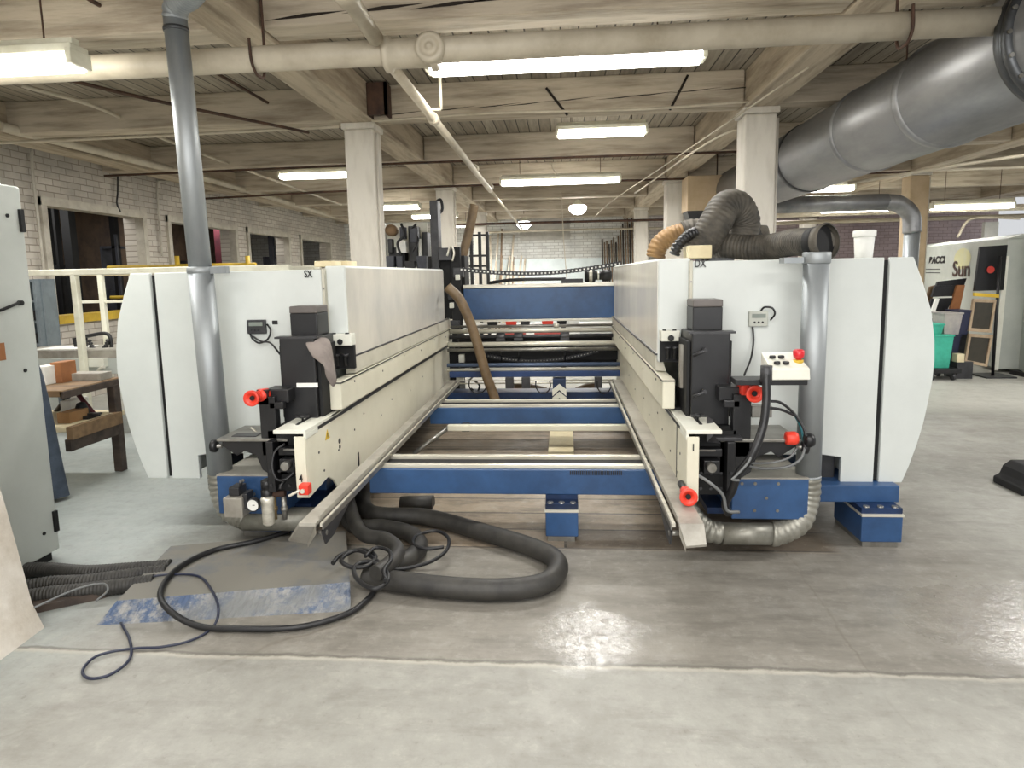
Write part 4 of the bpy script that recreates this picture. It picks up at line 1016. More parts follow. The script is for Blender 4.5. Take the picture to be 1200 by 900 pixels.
h = MB(); corr(h, [P(850, 255, 4.7), P(872, 262, 4.7), P(883, 280, 4.7), P(893, 292, 4.65)], .07, .026, .04)
hs2 = tag(h.build('flexible_hose', HOSE), 'dark flexible hose looping behind the arching grey hose', 'hose')
q = P(887, 280, 4.75); h = MB().lathe([(.09, -.02), (.1, 0), (.095, .06), (.03, .07)], q, 'x', 24); h.build('hose_cap', HOSEG, hs2)
a, b_ = P(806, 292, 4.0), P(832, 302, 4.0)
tag(MB().box(a.x, b_.x, 3.95, 4.15, 1.636, a.z+.02).build('wood_offcut', PALE, None, .004), 'pale wood block on top of the right head below the thick hose', 'wood block')
for x0_, x1_, y_, l_ in ((368, 388, 4.1, 'pale wood block on top of the left machine hood, left one'), (390, 407, 4.3, 'smaller pale wood block on top of the left machine hood')):
    a, b_ = P(x0_, 306, y_), P(x1_, 306, y_)
    tag(MB().box(a.x, b_.x, y_, y_+.2, 1.636, a.z-.0 if a.z > 1.64 else 1.66).build('wood_offcut', PALE, None, .004), l_, 'wood block')
# tub on right head
q = at(1012, 298, 4.2)
tub = empty('white_tub', (q.x, 4.2, 1.60), 'small white plastic tub standing on top of the right head', 'tub')
MB().lathe([(.045, 0), (.05, .01), (.058, .15)], (q.x, 4.2, 1.60), 'z', 24).build('tub_body', PAPER, tub)
MB().lathe([(.064, .15), (.066, .155), (.066, .185), (.06, .19)], (q.x, 4.2, 1.60), 'z', 24).build('lid', PAPER, tub)

# tan hose behind the left head
h = MB().tube(spline([at(524, 336, 6.7), at(538, 350, 6.7), at(550, 375, 6.7), at(560, 405, 6.7), at(570, 440, 6.7), at(581, 472, 6.7), (-.74, 6.6, .03)]), .052, 18)
o = h.build('suction_hose', TANH); tag(o, 'long tan suction hose hanging down at the back end of the left head', 'hose')
for ax, bx in (((595, 454), (640, 459)), ((676, 459), (705, 453))):
    o = MB().tube(spline([at(*ax, 7.6), at((ax[0]+bx[0])/2, (ax[1]+bx[1])/2-2, 7.6), at(*bx, 7.6)]), .055, 14).build('suction_hose', TANH)
    tag(o, 'short brown hose on the far floor, %s of the chevron plate' % ('left' if ax[0] < 650 else 'right'), 'hose')
# floor hose and cables
z = .055
def fl_(pts, z): return [atZ(x, y, z) for x, y in pts]
o = MB().tube(spline([(-1.5, 4.6, .10)]+fl_([(430, 598), (500, 606), (560, 622), (620, 640), (650, 655), (652, 672), (630, 686), (580, 691), (520, 688), (470, 682), (428, 676)], .06), 12), .052, 18).build('floor_hose', HOSE)
tag(o, 'thick black rubber hose in a wide U across the floor before the bed', 'hose')
o = MB().tube(spline([(-1.6, 4.3, .13)]+fl_([(410, 612), (450, 618), (480, 625), (492, 640), (478, 655), (455, 665), (430, 672)], .055), 12), .048, 18).build('floor_hose', HOSE)
tag(o, 'second black rubber hose curling below the left chip tray', 'hose')
o = MB().tube(spline([(-1.5, 4.1, .2)]+fl_([(420, 620), (452, 632), (466, 646), (455, 662), (440, 672)], .12), 12), .04, 18).build('floor_hose', HOSE)
tag(o, 'inner black hose bent tightly beside the cable tangle', 'hose')
o = MB().rod(at(470, 591, 4.15), at(508, 590, 4.15), .055, 18).build('hose_stub', HOSE); tag(o, 'short black hose stub under the front blue beam', 'hose')
o = wire('power_cable', fl_([(340, 622), (300, 634), (250, 645), (210, 665), (189, 690), (195, 712), (230, 732), (280, 737), (350, 735), (405, 722), (430, 703), (440, 692)], .075)[:6]+fl_([(230, 733), (280, 737), (350, 735), (405, 720), (430, 703), (441, 688), (447, 672)], .02), .014, CABLE, n=10)
tag(o, 'heavy black cable curving over the blue ramp plate', 'cable')
o = wire('power_cable', fl_([(390, 660), (400, 650), (425, 644), (440, 652), (430, 663), (410, 664), (400, 655), (420, 645), (445, 660), (455, 678), (440, 690), (420, 680), (415, 665), (430, 658), (450, 664)], .14), .011, CABLE, n=10)
tag(o, 'tangled knot of black cable on the end of the floor hose', 'cable')
o = wire('power_cable', fl_([(458, 667), (480, 665), (505, 658), (523, 645), (525, 630), (510, 622), (488, 628), (485, 638), (500, 643), (520, 641)], .10), .010, CABLE, n=10)
tag(o, 'black cable loop right of the cable tangle', 'cable')
o = wire('power_cable', fl_([(428, 652), (440, 642), (455, 645), (458, 656), (450, 668), (452, 680)], .16), .010, CABLE, n=10)
tag(o, 'short black cable arch over the tangle', 'cable')
o = wire('thin_cable', fl_([(40, 712), (90, 690), (120, 684), (126, 692)], .10)+fl_([(113, 704)], .09), .005, GREYC, n=8)
tag(o, 'thin grey cable loop next to the corrugated conduits at the left cabinet', 'cable')
o = wire('thin_cable', fl_([(120, 684), (160, 678), (200, 673), (232, 675), (247, 690), (256, 712), (250, 732), (225, 750), (190, 758), (155, 760), (115, 768), (97, 785), (105, 795), (130, 790), (152, 772), (152, 750), (142, 730), (136, 722)], .07)[:6]+fl_([(250, 734), (225, 750), (190, 758), (155, 760), (115, 768), (97, 785), (105, 795), (130, 790), (152, 772), (152, 750), (142, 730)], .012), .006, NAVYC, n=8)
tag(o, 'thin navy cable looping from the ramp onto the front floor', 'cable')
# corrugated conduits from cabinet
for k, (pts, l) in enumerate([([(30, 668), (60, 668), (100, 671), (150, 668), (200, 664)], 'upper black corrugated conduit between the cabinet and the ramp'), ([(25, 690), (60, 684), (100, 682), (145, 676), (195, 670)], 'middle black corrugated conduit between the cabinet and the ramp'), ([(20, 702), (60, 696), (100, 692), (132, 688), (180, 682)], 'lower black corrugated conduit between the cabinet and the ramp')]):
    h = MB(); corr(h, fl_(pts, .042), .038, .016, .05, seg=16); tag(h.build('corrugated_conduit', HOSE), l, 'conduit')
o = MB().add([atZ(28, 722, 0), atZ(120, 702, 0), atZ(150, 690, 0), atZ(40, 700, 0)]+[p+Vector((0, 0, .035)) for p in (atZ(28, 722, 0), atZ(120, 702, 0), atZ(150, 690, 0), atZ(40, 700, 0))],
             [(4, 5, 6, 7), (0, 1, 5, 4), (1, 2, 6, 5), (2, 3, 7, 6), (3, 0, 4, 7)]).build('floor_plank', DWOOD)
tag(o, 'dirty flat plank on the floor under the corrugated conduits', 'plank')
# ramp plate
rp = empty('ramp_plate', (-1.6, 2.9, 0), 'worn blue checker plate ramp on the floor below the left head', 'ramp')
A, B = atZ(113, 733, .0), atZ(411, 716, .0)
zt = .06
C1, D1 = atZ(137, 704, zt), atZ(410, 682, zt)
E1, F1 = atZ(200, 640, zt), atZ(405, 622, zt)
MB().add([A, B, D1, C1, A-Vector((0, 0, -.004)), ], [(0, 1, 2, 3)]).build('sloped_edge', PLATE, rp)
th = Vector((0, 0, -.008))
MB().add([C1, D1, F1, E1, C1+th, D1+th, F1+th, E1+th], [(0, 1, 2, 3), (0, 3, 7, 4), (1, 5, 6, 2), (4, 7, 6, 5)]).build('top_plate', PLATET, rp)
MB().add([D1+th, F1+th, Vector((F1.x, F1.y, 0)), Vector((D1.x, D1.y, 0)), E1+th, C1+th, Vector((C1.x, C1.y, 0)), Vector((E1.x, E1.y, 0))], [(0, 1, 2, 3), (4, 5, 6, 7)]).build('side_skirt', PLATE, rp)

# walkway plank between beams
a, b_ = atZ(643, 540, .01), atZ(673, 503, .01)
o = MB().box(a.x-.01, a.x+.215, a.y, 6.4, 0, .03).build('floor_board', PALE, None, .004); tag(o, 'pale board lying on the floor between the blue cross beams', 'board')

# ------------------------------------------------------------------ rear machinery left of centre
r = empty('rear_carriage', (-1.25, 7.2, 0), 'black machinery column with white switch boxes at the back of the left head', 'machine')
a, b_ = at(505, 236, 7.6), at(517, 320, 7.6)
MB().box(a.x, b_.x, 7.5, 7.7, .3, a.z).build('mast', DGREY, r, .01)
MB().box(at(502, 300, 7.6).x, at(545, 300, 7.6).x, 7.55, 7.9, at(520, 320, 7.6).z-.55, at(520, 300, 7.6).z).box(at(530, 290, 7.6).x, at(541, 290, 7.6).x, 7.45, 7.55, .8, at(535, 290, 7.6).z).build('carriage_body', NEAR_BLACK, r, .01)
for px, py, s in ((523, 296, .09), (538, 318, .07), (531, 345, .06), (534, 380, .07), (540, 395, .05), (528, 405, .06)):
    q = at(px, py, 7.42); MB().box(q.x-s, q.x+s*.7, 7.40, 7.5, q.z-s, q.z+s*.6).build('bracket', DGREY, r, .006)
for px, py, s in ((541, 420, .045), (539, 440, .06), (536, 325, .03), (529, 358, .03)):
    q = at(px, py, 7.1); MB().box(q.x-s*.7, q.x+s*.7, 7.08, 7.16, q.z-s, q.z+s).build('switch_box', WHITEP, r, .006)
wire('cable_loop', [at(543, 425, 7.1), at(553, 432, 7.08), at(555, 440, 7.08), at(548, 447, 7.1)], .01, GREYC, r)
wire('cable_loop', [at(552, 455, 7.1), at(558, 460, 7.08), at(562, 452, 7.08), at(556, 446, 7.1)], .012, CABLE, r)
wire('cable_loop', [at(507, 240, 9), at(516, 234, 9), at(518, 246, 9), at(510, 252, 9), at(504, 244, 9)], .02, CABLE, r)
wire('cable_loop', [at(524, 300, 7.4), at(528, 288, 7.4), at(532, 296, 7.4), at(530, 306, 7.4)], .012, RAILM, r)
MB().box(at(503, 420, 7.6).x, at(540, 420, 7.6).x, 7.45, 7.9, 0, .9).build('carriage_base', NEAR_BLACK, r, .01)
o = MB().tube(spline([at(556, 240, 8.2), at(552, 260, 8.2), at(546, 285, 8.2), at(542, 300, 8.2)]), .06, 14).build('drop_hose', TANH); tag(o, 'dusty tan hose dropping from ceiling behind the rear carriage', 'hose')

# woodworking machine far left centre
r = empty('woodworking_machine', (-3.6, 12.5, 0), 'cluttered black and white woodworking machine seen between left column and rear carriage', 'machine')
def bx(mb, px0, py0, px1, py1, Y, d):
    a, b_ = at(px0, py0, Y), at(px1, py1, Y); return mb.box(a.x, b_.x, Y, Y+d, b_.z, a.z)
MB().box(at(446, 315, 12.5).x, at(503, 315, 12.5).x, 12.4, 13.3, 0, 1.7).build('machine_base', DIM, r, .01)
b = MB(); bx(b, 448, 262, 502, 312, 12.75, .05); b.build('rear_guard', WHITEP, r)
for p_ in ((452, 300, 462, 316, 12.0), (464, 300, 472, 316, 12.05), (468, 266, 475, 280, 12.1), (480, 268, 488, 284, 12.0), (454, 280, 460, 296, 12.1), (474, 306, 486, 316, 11.9), (488, 300, 500, 316, 12.0)):
    b = MB(); bx(b, *p_, .15); b.build('tool_spindle', BLACK if p_[0] % 4 else DIM, r, .01)
b = MB(); bx(b, 478, 265, 490, 308, 12.3, .3); bx(b, 494, 272, 502, 312, 12.3, .3); bx(b, 455, 290, 475, 312, 12.2, .3); bx(b, 444, 262, 450, 312, 12.6, .1); b.build('column_frame', BLACK, r, .01)
b = MB(); bx(b, 450, 262, 453, 312, 12.5, .1); bx(b, 464, 282, 476, 296, 12.1, .2); bx(b, 490, 280, 494, 312, 12.2, .1); b.build('white_cover', PAPER, r, .01)
q = at(459, 270, 12.2); MB().lathe([(.05, -.1), (.11, -.08), (.11, .08), (.05, .1)], q, 'y', 18).build('motor', BWOOD, r)
wire('cable', [at(470, 262, 12.1), at(474, 275, 12.1), at(466, 285, 12.1), at(470, 300, 12.1)], .025, CABLE, r)
wire('cable', [at(488, 262, 12.1), at(482, 270, 12.1), at(490, 280, 12.1), at(484, 295, 12.1)], .02, CABLE, r)
# black rack
r = empty('black_rack', (-1.9, 12.6, 0), 'tall open black steel rack behind the drag chain on the left', 'rack')
for px in (552, 562, 571): q = at(px, 272, 12.6); MB().box(q.x-.03, q.x+.03, 12.55, 12.61, 0, q.z).build('post', BLACK, r)
for py in (276, 300, 312): a, b_ = at(550, py, 12.6), at(573, py, 12.6); MB().box(a.x, b_.x, 12.56, 12.6, a.z-.02, a.z+.02).build('rail', BLACK, r)

# leaning sticks
def stick(x, z, dx, y, m, l, g, rad=.02):
    o = MB().tube([(x, y-.8, 0), (x+dx, y, z)], rad, 6).build('leaning_stick', m); tag(o, l, 'stick', g)
for k in range(11):
    px = 575+k*3.4; t = at(px, [274, 276, 300, 268, 300, 299, 275, 301, 300, 302, 303][k], 18.7)
    stick(t.x, t.z, (.35, -.2, .25, .1)[k % 4]*.6, 18.85, (STICK, STICKD)[k % 5 == 2 or k == 3], 'brown wooden strip among pale ones leaning on the back brick wall' if (k % 5 == 2 or k == 3) else 'pale wooden strip leaning on the back brick wall left of the hanging cord', 'brown strips leaning left on the back wall' if (k % 5 == 2 or k == 3) else 'pale strips leaning left on the back wall', .03)
for k in range(16):
    px = 706+k*2.7; t = at(px, [280, 284, 282, 286, 281, 278, 284, 276, 268, 262, 256, 250, 262, 255, 252, 258][k], 18.7)
    stick(t.x, t.z, .0, 18.85, STICKD if k % 3 else DWOOD, 'dark wooden strip leaning on the back wall above the hood of the right head', 'wooden strips leaning right on the back wall', .022)
# boarded window on back wall and white dado
struct(MB().box(at(609, 268, 18.9).x, at(668, 268, 18.9).x, 18.95, 19.0, at(640, 281, 18.95).z, at(640, 256, 18.95).z).build('window_5', mat('boarded_window', (188, 184, 174), (160, 156, 146), 3, .7), loc=(0, 19, 0)))
struct(MB().box(at(572, 310, 18.9).x, at(745, 310, 18.9).x, 18.96, 19.0, 0, 2.0).build('trim_6', mat('white_dado', (226, 234, 232), (206, 214, 212), 2, .6), loc=(0, 19, 0)))
# bench with bins seen through the gap under the top beam
r = empty('tool_bench', (-.3, 10.5, 0), 'long pale bench at the back seen through the machine below the top beam', 'bench')
MB().box(-1.6, 1.6, 10.4, 11.0, .70, .74).build('bench_top', TRAYM, r)
for x in (-1.5, 1.5, 0): MB().box(x-.04, x+.04, 10.5, 10.58, 0, .7).build('leg', DGREY, r)
for px0, px1, m, nm, l in ((590, 606, RED, 'parts_bin', 'red plastic bin on the back bench, left one'), (633, 650, RED, 'parts_bin', 'red plastic bin on the back bench, right one'),
                       (568, 583, NEAR_BLACK, 'dark_box', 'black box left of the left red bin'), (608, 622, DGREY, 'dark_box', 'dark grey box right of the left red bin'), (651, 666, NEAR_BLACK, 'dark_box', 'black box right of the right red bin')):
    a, b_ = at(px0, 371, 10.3), at(px1, 385, 10.3)
    w_ = b_.x-a.x
    q = MB().add([(a.x+.03, 10.42, .74), (b_.x-.03, 10.42, .74), (b_.x-.03, 10.62, .74), (a.x+.03, 10.62, .74), (a.x, 10.38, .98), (b_.x, 10.38, .98), (b_.x, 10.66, .98), (a.x, 10.66, .98)],
                 [(0, 3, 2, 1), (0, 1, 5, 4), (1, 2, 6, 5), (2, 3, 7, 6), (3, 0, 4, 7)])
    o = q.build(nm, m); sd = o.modifiers.new('solid', 'SOLIDIFY'); sd.thickness = .012; tag(o, l, 'bin' if 'bin' in nm else 'box')
for px, l in ((600, 'pale red reflection under the left red bin, put in as a panel'), (642, 'pale red reflection under the right red bin, put in as a panel')):
    a = at(px, 397, 10.3); tag(MB().box(a.x-.22, a.x+.22, 10.36, 10.39, .52, .68).build('reflection_panel', mat('red_reflection', (196, 92, 84), None, 5, .6)), l, 'painted reflection')  # reflections of the red bins, put in as pale red panels
a = at(672, 376, 10.3); tag(MB().box(a.x-.09, a.x+.09, 10.42, 10.6, .74, .98).build('white_carton', PAPER, None, .006), 'small white carton at the right end of the row of bins', 'carton')
a, b_ = at(680, 372, 11.5), at(722, 385, 11.5); tag(MB().box(a.x, b_.x, 11.5, 11.9, 0, 1.05).build('steel_locker', GCAB, None, .01), 'low pale grey locker behind the bench on the right', 'locker')

# hanging plywood box and black bin
a, b_ = at(806, 206, 10.2), at(847, 246, 10.2)
r = empty('plywood_box', (a.x, 10.2, b_.z), 'plywood box hanging near the ceiling left of the right white column', 'box')
MB().box(a.x, b_.x, 10.2, 10.7, b_.z, a.z).build('box_body', PLY, r, .01)
MB().prism([(a.x, b_.z), (b_.x-.1, b_.z), (b_.x-.25, b_.z-.28), (a.x+.1, b_.z-.28)], 'y', 10.22, 10.6).build('chute', DGREY, r)
for q_ in (a.x+.05, b_.x-.05): MB().rod((q_, 10.4, a.z), (q_, 10.4, ZD), .01, 6).build('hanging_rod', IRON, r)

# ------------------------------------------------------------------ left area
# electrical cabinet
r = empty('electrical_cabinet', (-3.2, 3.0, 0), 'tall grey electrical cabinet at the left edge beside the stone pier', 'cabinet')
MB().box(-3.6, -2.90, 2.62, 3.30, .05, 2.08).build('cabinet_body', GCAB, r, .008)
MB().box(-3.55, -2.92, 2.66, 3.26, 0, .05).build('plinth', NEAR_BLACK, r)
MB().box(-3.58, -2.93, 2.66, 3.22, 2.08, 2.2).build('top_unit', GCAB, r, .006)
h_ = at(20, 358, 2.95)
MB().tube([atX(0, 364, -2.87), atX(22, 355, -2.87)], .008, 8).lathe([(.014, 0), (.014, .02)], atX(22, 355, -2.89), 'x', 10).build('door_handle', NEAR_BLACK, r)
for y, z in ((3.22, 1.90), (3.22, .22)): MB().box(-2.905, -2.885, y+.05, y+.075, z-.06, z+.06).build('hinge', NEAR_BLACK, r)
for z in (1.92, .18, 1.1): MB().lathe([(.01, 0), (.01, .006)], (-2.9, 3.2, z), 'x', 10).build('screw', NEAR_BLACK, r)
q = atX(2, 411, -2.898); MB().box(-2.9, -2.897, q.y-.1, q.y+.02, q.z-.05, q.z+.04).build('orange_sticker', BOXW, r)
# jacket
jk = MB()
rows = [(1.04, -3.76, -3.735, .03), (.98, -3.78, -3.70, .05), (.86, -3.80, -3.67, .07), (.6, -3.80, -3.645, .08), (.35, -3.79, -3.63, .08), (.12, -3.78, -3.61, .08), (.03, -3.77, -3.60, .08)]
vs = []; fs = []
for z_, x0, x1, d in rows:
    for k in range(12):
        a = 2*PI*k/12; wv = 1+.18*math.sin(3*a+z_*3)
        vs.append(((x0+x1)/2+(x1-x0)/2*math.cos(a)*wv, 4.2+d*math.sin(a)*wv, z_))
for i in range(len(rows)-1):
    for k in range(12): fs.append((i*12+k, i*12+(k+1) % 12, (i+1)*12+(k+1) % 12, (i+1)*12+k))
jk.add(vs, fs, True)
o = jk.build('work_coat', DENIM); md = o.modifiers.new('sub', 'SUBSURF'); md.levels = 1; md.render_levels = 2
tag(o, 'slate blue work coat hanging beside the grey electrical cabinet', 'coat')
tag(MB().rod((-3.82, 4.28, 0), (-3.82, 4.28, 1.08), .015, 8).rod((-3.82, 4.28, 1.05), (-3.76, 4.2, 1.04), .01, 8).lathe([(.12, 0), (.12, .01)], (-3.82, 4.28, 0), 'z', 16).build('coat_stand', NEAR_BLACK), 'thin black stand carrying the slate blue coat', 'stand')
# shelf unit
r = empty('steel_shelf_unit', (-5.2, 6.6, 0), 'open grey steel shelf unit in front of the left brick wall', 'shelf')
x0, x1 = at(16, 360, 6.6).x, at(48, 360, 6.6).x
zt = at(45, 327, 6.6).z
MB().box(x0, x1, 6.8, 6.83, .2, zt).build('back_panel', SGREY, r)
MB().box(x0, x0+.03, 6.55, 6.8, 0, zt).box(x1-.03, x1, 6.55, 6.8, 0, zt).box(x1, x1+.012, 6.62, 6.65, 0, zt).build('upright', SGREY, r)
for z_ in (.3, .62, .9, 1.15, 1.38, zt-.02): MB().box(x0+.03, x1-.03, 6.56, 6.8, z_-.012, z_+.012).build('shelf', SGREY, r)
for z_, nm in ((1.16, 'dark_box'), (.91, 'dark_box')): tag(MB().box(x1-.2, x1-.05, 6.6, 6.78, z_+.01, z_+.11).build(nm, NEAR_BLACK), 'small black box on the %s shelf of the grey steel unit' % ('upper' if z_ > 1 else 'middle'), 'box')
# white tube frame
r = empty('equipment_stand', (-4.6, 6.0, 0), 'white painted steel frame stand behind the left end of the machine', 'frame')
zt = 1.70
MB().box(-5.45, -2.6, 5.97, 6.03, zt-.06, zt).build('top_rail', WHITEF, r, .006)
MB().box(-5.45, -2.6, 6.75, 6.8, zt-.04, zt+.0).build('top_rail', WHITEF, r, .006)
for x in (-4.80, -2.7): MB().box(x-.028, x+.028, 5.97, 6.03, 0, zt-.06).build('post', WHITEF, r, .005)
for x in (at(121, 360, 6.77).x, -3.4): MB().box(x-.028, x+.028, 6.75, 6.8, 0, zt-.04).build('post', WHITEF, r, .005)
MB().box(-5.4, -3.5, 6.76, 6.79, 1.34, 1.37).build('mid_rail', WHITEF, r)
for x in (-5.4, -4.3, -2.7): MB().box(x-.03, x+.03, 6.03, 6.75, zt-.05, zt-.01).build('cross_rail', WHITEF, r)
# yellow railing further back
r = empty('yellow_railing', (-4, 9.3, 0), 'yellow steel safety railing behind the left head', 'railing')
a, b_ = at(200, 312, 9.3), at(300, 312, 9.3)
MB().rod((a.x-1.0, 9.3, a.z), (b_.x, 9.3, a.z), .03).rod((a.x-1.0, 9.3, a.z-.45), (b_.x, 9.3, a.z-.45), .025).build('rail', YEL, r)
for px in (207, 290): q = at(px, 300, 9.3); MB().rod((q.x, 9.3, 0), (q.x, 9.3, q.z), .035).build('post', YEL, r)
# bench
r = empty('workbench', (-4.1, 5.0, 0), 'dark wooden workbench with lower shelf left of the machine', 'workbench')
zt = .78
MB().box(-4.9, -3.68, 4.36, 5.0, zt-.05, zt).build('bench_top', BWOOD, r, .006)
MB().box(-3.70, -3.67, 4.36, 5.0, zt-.06, zt-.01).build('apron', DWOOD, r)
MB().box(-4.85, -3.68, 4.38, 5.0, .46, .50).build('lower_shelf', PALE, r, .004)
MB().box(-3.68, -3.63, 4.36, 4.9, .41, .505).build('shelf_apron', BWOOD, r)
MB().box(-3.70, -3.655, 4.36, 4.9, .32, .41).build('shelf_rail', DWOOD, r)
for x, y in ((-3.70, 4.92), (-4.85, 4.92), (-4.85, 4.42)): MB().box(x-.035, x+.035, y-.035, y+.035, 0, zt-.05).build('leg', DWOOD, r, .006)
MB().tube([(-4.3, 4.95, .44), (-4.02, 4.95, .74)], .02, 8).build('brace', BLACK, r)
MB().tube([(-3.95, 4.8, .72), (-3.76, 4.8, .46)], .018, 8).build('brace', MAROON, r)
def put(nm, px0, py0, px1, py1, Y, d, m, l, c, bev=.004, z=None):
    a, b_ = at(px0, py0, Y), at(px1, py1, Y)
    z0 = b_.z if z is None else z
    return tag(MB().box(a.x, b_.x, Y, Y+d, z0, max(a.z, z0+.01)).build(nm, m, None, bev), l, c)
put('board_block', 58, 425, 74, 456, 4.7, .16, BOXW, 'upright orange brown wooden block on the workbench', 'wood block', z=.78)
put('paper_stack', 38, 430, 54, 452, 4.6, .3, PAPER, 'stack of white papers left of the orange brown block', 'papers', z=.78)
put('machine_tray', 76, 438, 118, 450, 4.8, .14, TRAYM, 'long grey metal tray lying behind the orange brown block', 'tray', z=.78)
put('cardboard_box', 66, 484, 84, 512, 4.5, .2, KRAFT, 'cardboard box on the lower shelf of the workbench', 'cardboard box', z=.50)
put('white_carton', 70, 470, 84, 484, 4.78, .2, PAPER, 'white carton at the back of the lower bench shelf', 'carton', z=.50)
r = empty('bench_vise', at(96, 495, 4.7), 'small dark cast vise on the lower shelf of the workbench', 'vise')
q = at(97, 492, 4.7)
MB().box(q.x-.1, q.x+.1, 4.63, 4.77, .50, .525).lathe([(.06, .525), (.05, .57), (.03, .62), (.001, .63)], (q.x, 4.7, 0), 'z', 14).build('vise_body', NEAR_BLACK, r, .003)
MB().box(q.x-.14, q.x+.15, 4.68, 4.72, .525, .54).build('vise_bar', DGREY, r)
# pale machine table behind with cable rings
r = empty('machine_table', (-4.6, 6.3, 0), 'long pale grey machine table behind the workbench', 'machine table')
a, b_ = at(38, 418, 6.2), at(140, 440, 6.2)
MB().box(a.x-.2, -2.85, 6.12, 6.7, .80, .88).build('table_top', TRAYM, r, .004)
MB().box(a.x, -2.85, 6.10, 6.14, .64, .80).build('table_apron', GCAB, r, .004)
for x in (a.x+.1, -3.1): MB().box(x-.05, x+.05, 6.2, 6.3, 0, .8).build('leg', GCAB, r)
q = at(115, 424, 6.08); sw = MB().box(q.x-.09, q.x+.09, 6.04, 6.10, q.z-.05, q.z+.04).build('switch_box', WHITEP, r, .004)
wire('handle_bar', [at(122, 430, 6.0), at(116, 434, 6.0), at(112, 443, 6.0), at(100, 447, 6.0)], .018, RAILM, r)
put('paper_sheet', 42, 414, 88, 417, 6.2, .35, PAPER, 'white sheets lying on the pale grey machine table', 'papers', z=.88)
r = empty('chain_guard', at(115, 405, 6.4), 'black rubber triangular guard with looped edge standing on the pale table', 'guard')
b = MB(); loop = [at(x, y, 6.4) for x, y in ((100, 394), (127, 392), (128, 416), (104, 416))]
wire('guard_loop', loop+[loop[0]], .02, BLACK, r)
h = MB(); corr(h, [at(104, 398, 6.38), at(109, 408, 6.38), at(117, 412, 6.38), at(124, 406, 6.38), at(127, 398, 6.38)], .02, .03, .3, seg=10); h.build('guard_coil', BLACK, r)
MB().prism([(p.x, p.z) for p in (at(86, 396, 6.4), at(98, 394, 6.4), at(97, 416, 6.4), at(91, 416, 6.4))], 'y', 6.38, 6.46).build('guard_plate', NEAR_BLACK, r)

# ------------------------------------------------------------------ right area
# boring machine with lettering
P1, P2 = Vector((6.30, 9.75, 0)), Vector((7.2, 14.4, 0))
d = (P2-P1).normalized(); nrm = Vector((d.y, -d.x, 0))
r = empty('wood_boring_machine', ((P1+P2)/2)[:], 'long grey woodworking machine with BACCI and Sun lettering at the right', 'machine')
Mx = Matrix(((d.x, nrm.x, 0, P1.x), (d.y, nrm.y, 0, P1.y), (0, 0, 1, 0), (0, 0, 0, 1)))
Ln = (P2-P1).length
MB().box(0, Ln, 0, 1.6, .05, 1.93, Mx).build('machine_casing', SUNM, r, .02)
MB().prism([(0, 1.93), (1.6, 1.93), (1.3, 2.0), (.25, 2.0)], 'x', 0, Ln, Mx).build('top_cover', SUNM, r)
ang = math.atan2(-d.y, -d.x)
def onface(px, py):
    dd = ray(px, py); o_ = Vector((0, 0, H)); t_ = (P1-o_).dot(nrm)/dd.dot(nrm); return o_+dd*t_
text('BACCI', onface(1098, 305)-nrm*.006, .17, BLACK, r, rotz=ang, bold=.008, sx=1.6, shear=.1)
q = onface(1130, 309)
sd_ = text('Sun', onface(1127, 316)-nrm*.012, .36, mat('sun_lettering', (66, 44, 36), None, 5, .5), r, 'sun_lettering', rotz=ang, bold=.004, sx=1.4)
sd = MB(); c = onface(1128, 303)-nrm*.005
seg = 28
vs = [c]+[c+d*(.34*math.cos(2*PI*k/seg))+Vector((0, 0, .17*math.sin(2*PI*k/seg))) for k in range(seg)]
sd.add(vs, [(0, 1+(k+1) % seg, 1+k) for k in range(seg)]).build('sun_emblem', SUNY, r)
b = MB()
for z_ in (316, 320):
    a = onface(1085, z_)-nrm*.004; b.add([a, a+d*-.75, a+d*-.75+Vector((0, 0, .015)), a+Vector((0, 0, .015))], [(0, 1, 2, 3)])
b.build('trim_line', DGREY, r)
# nearer grey cabinet
Q1, Q2 = Vector((6.38, 9.75, 0)), Vector((6.55, 7.2, 0))
r = empty('grey_enclosure', (6.6, 8.8, 0), 'tall plain grey enclosure at the right edge of the picture', 'cabinet')
MB().add([(6.55, 9.7, .06), (6.28, 9.0, .06), (7.8, 9.0, .06), (7.8, 9.7, .06), (6.55, 9.7, 2.02), (6.28, 9.0, 2.02), (7.8, 9.0, 2.02), (7.8, 9.7, 2.02)],
         [(0, 1, 5, 4), (1, 2, 6, 5), (2, 3, 7, 6), (3, 0, 4, 7), (4, 5, 6, 7)]).build('enclosure_body', GCAB, r, .01)
MB().box(6.4, 7.8, 9.05, 9.65, 0, .06).build('plinth', NEAR_BLACK, r)
# leaning doors and frames
def leanpanel(nm, c4, Y, m, l, cat, th=.04, frame=None):
    A = [at(x, y, Y) for x, y in c4]
    B = [p+Vector((0, th, 0)) for p in A]
    fs = [(0, 1, 2, 3), (7, 6, 5, 4), (0, 4, 5, 1), (1, 5, 6, 2), (2, 6, 7, 3), (3, 7, 4, 0)]
    if frame is None:
        return tag(MB().add(A+B, fs).build(nm, m), l, cat)
    c = sum(A, Vector())/4
    r = empty(nm, (c.x, Y, min(p.z for p in A)), l, cat)
    inn = [c+(p-c)*.8+Vector((0, 0, 0)) for p in A]
    mb = MB()
    for i in range(4):
        j = (i+1) % 4
        q_ = [A[i], A[j], inn[j], inn[i]]
        mb.add(q_+[p+Vector((0, th, 0)) for p in q_], fs)
    mb.build('frame', frame, r)
    MB().add([p+Vector((0, .015, 0)) for p in inn]+[p+Vector((0, .025, 0)) for p in inn], fs).build('panel', m, r)
    return r
leanpanel('cabinet_door', [(1149, 289), (1181, 287), (1176, 340), (1142, 341)], 9.55, BLACK, 'black cabinet door with red mark leaning at the right machine', 'door')
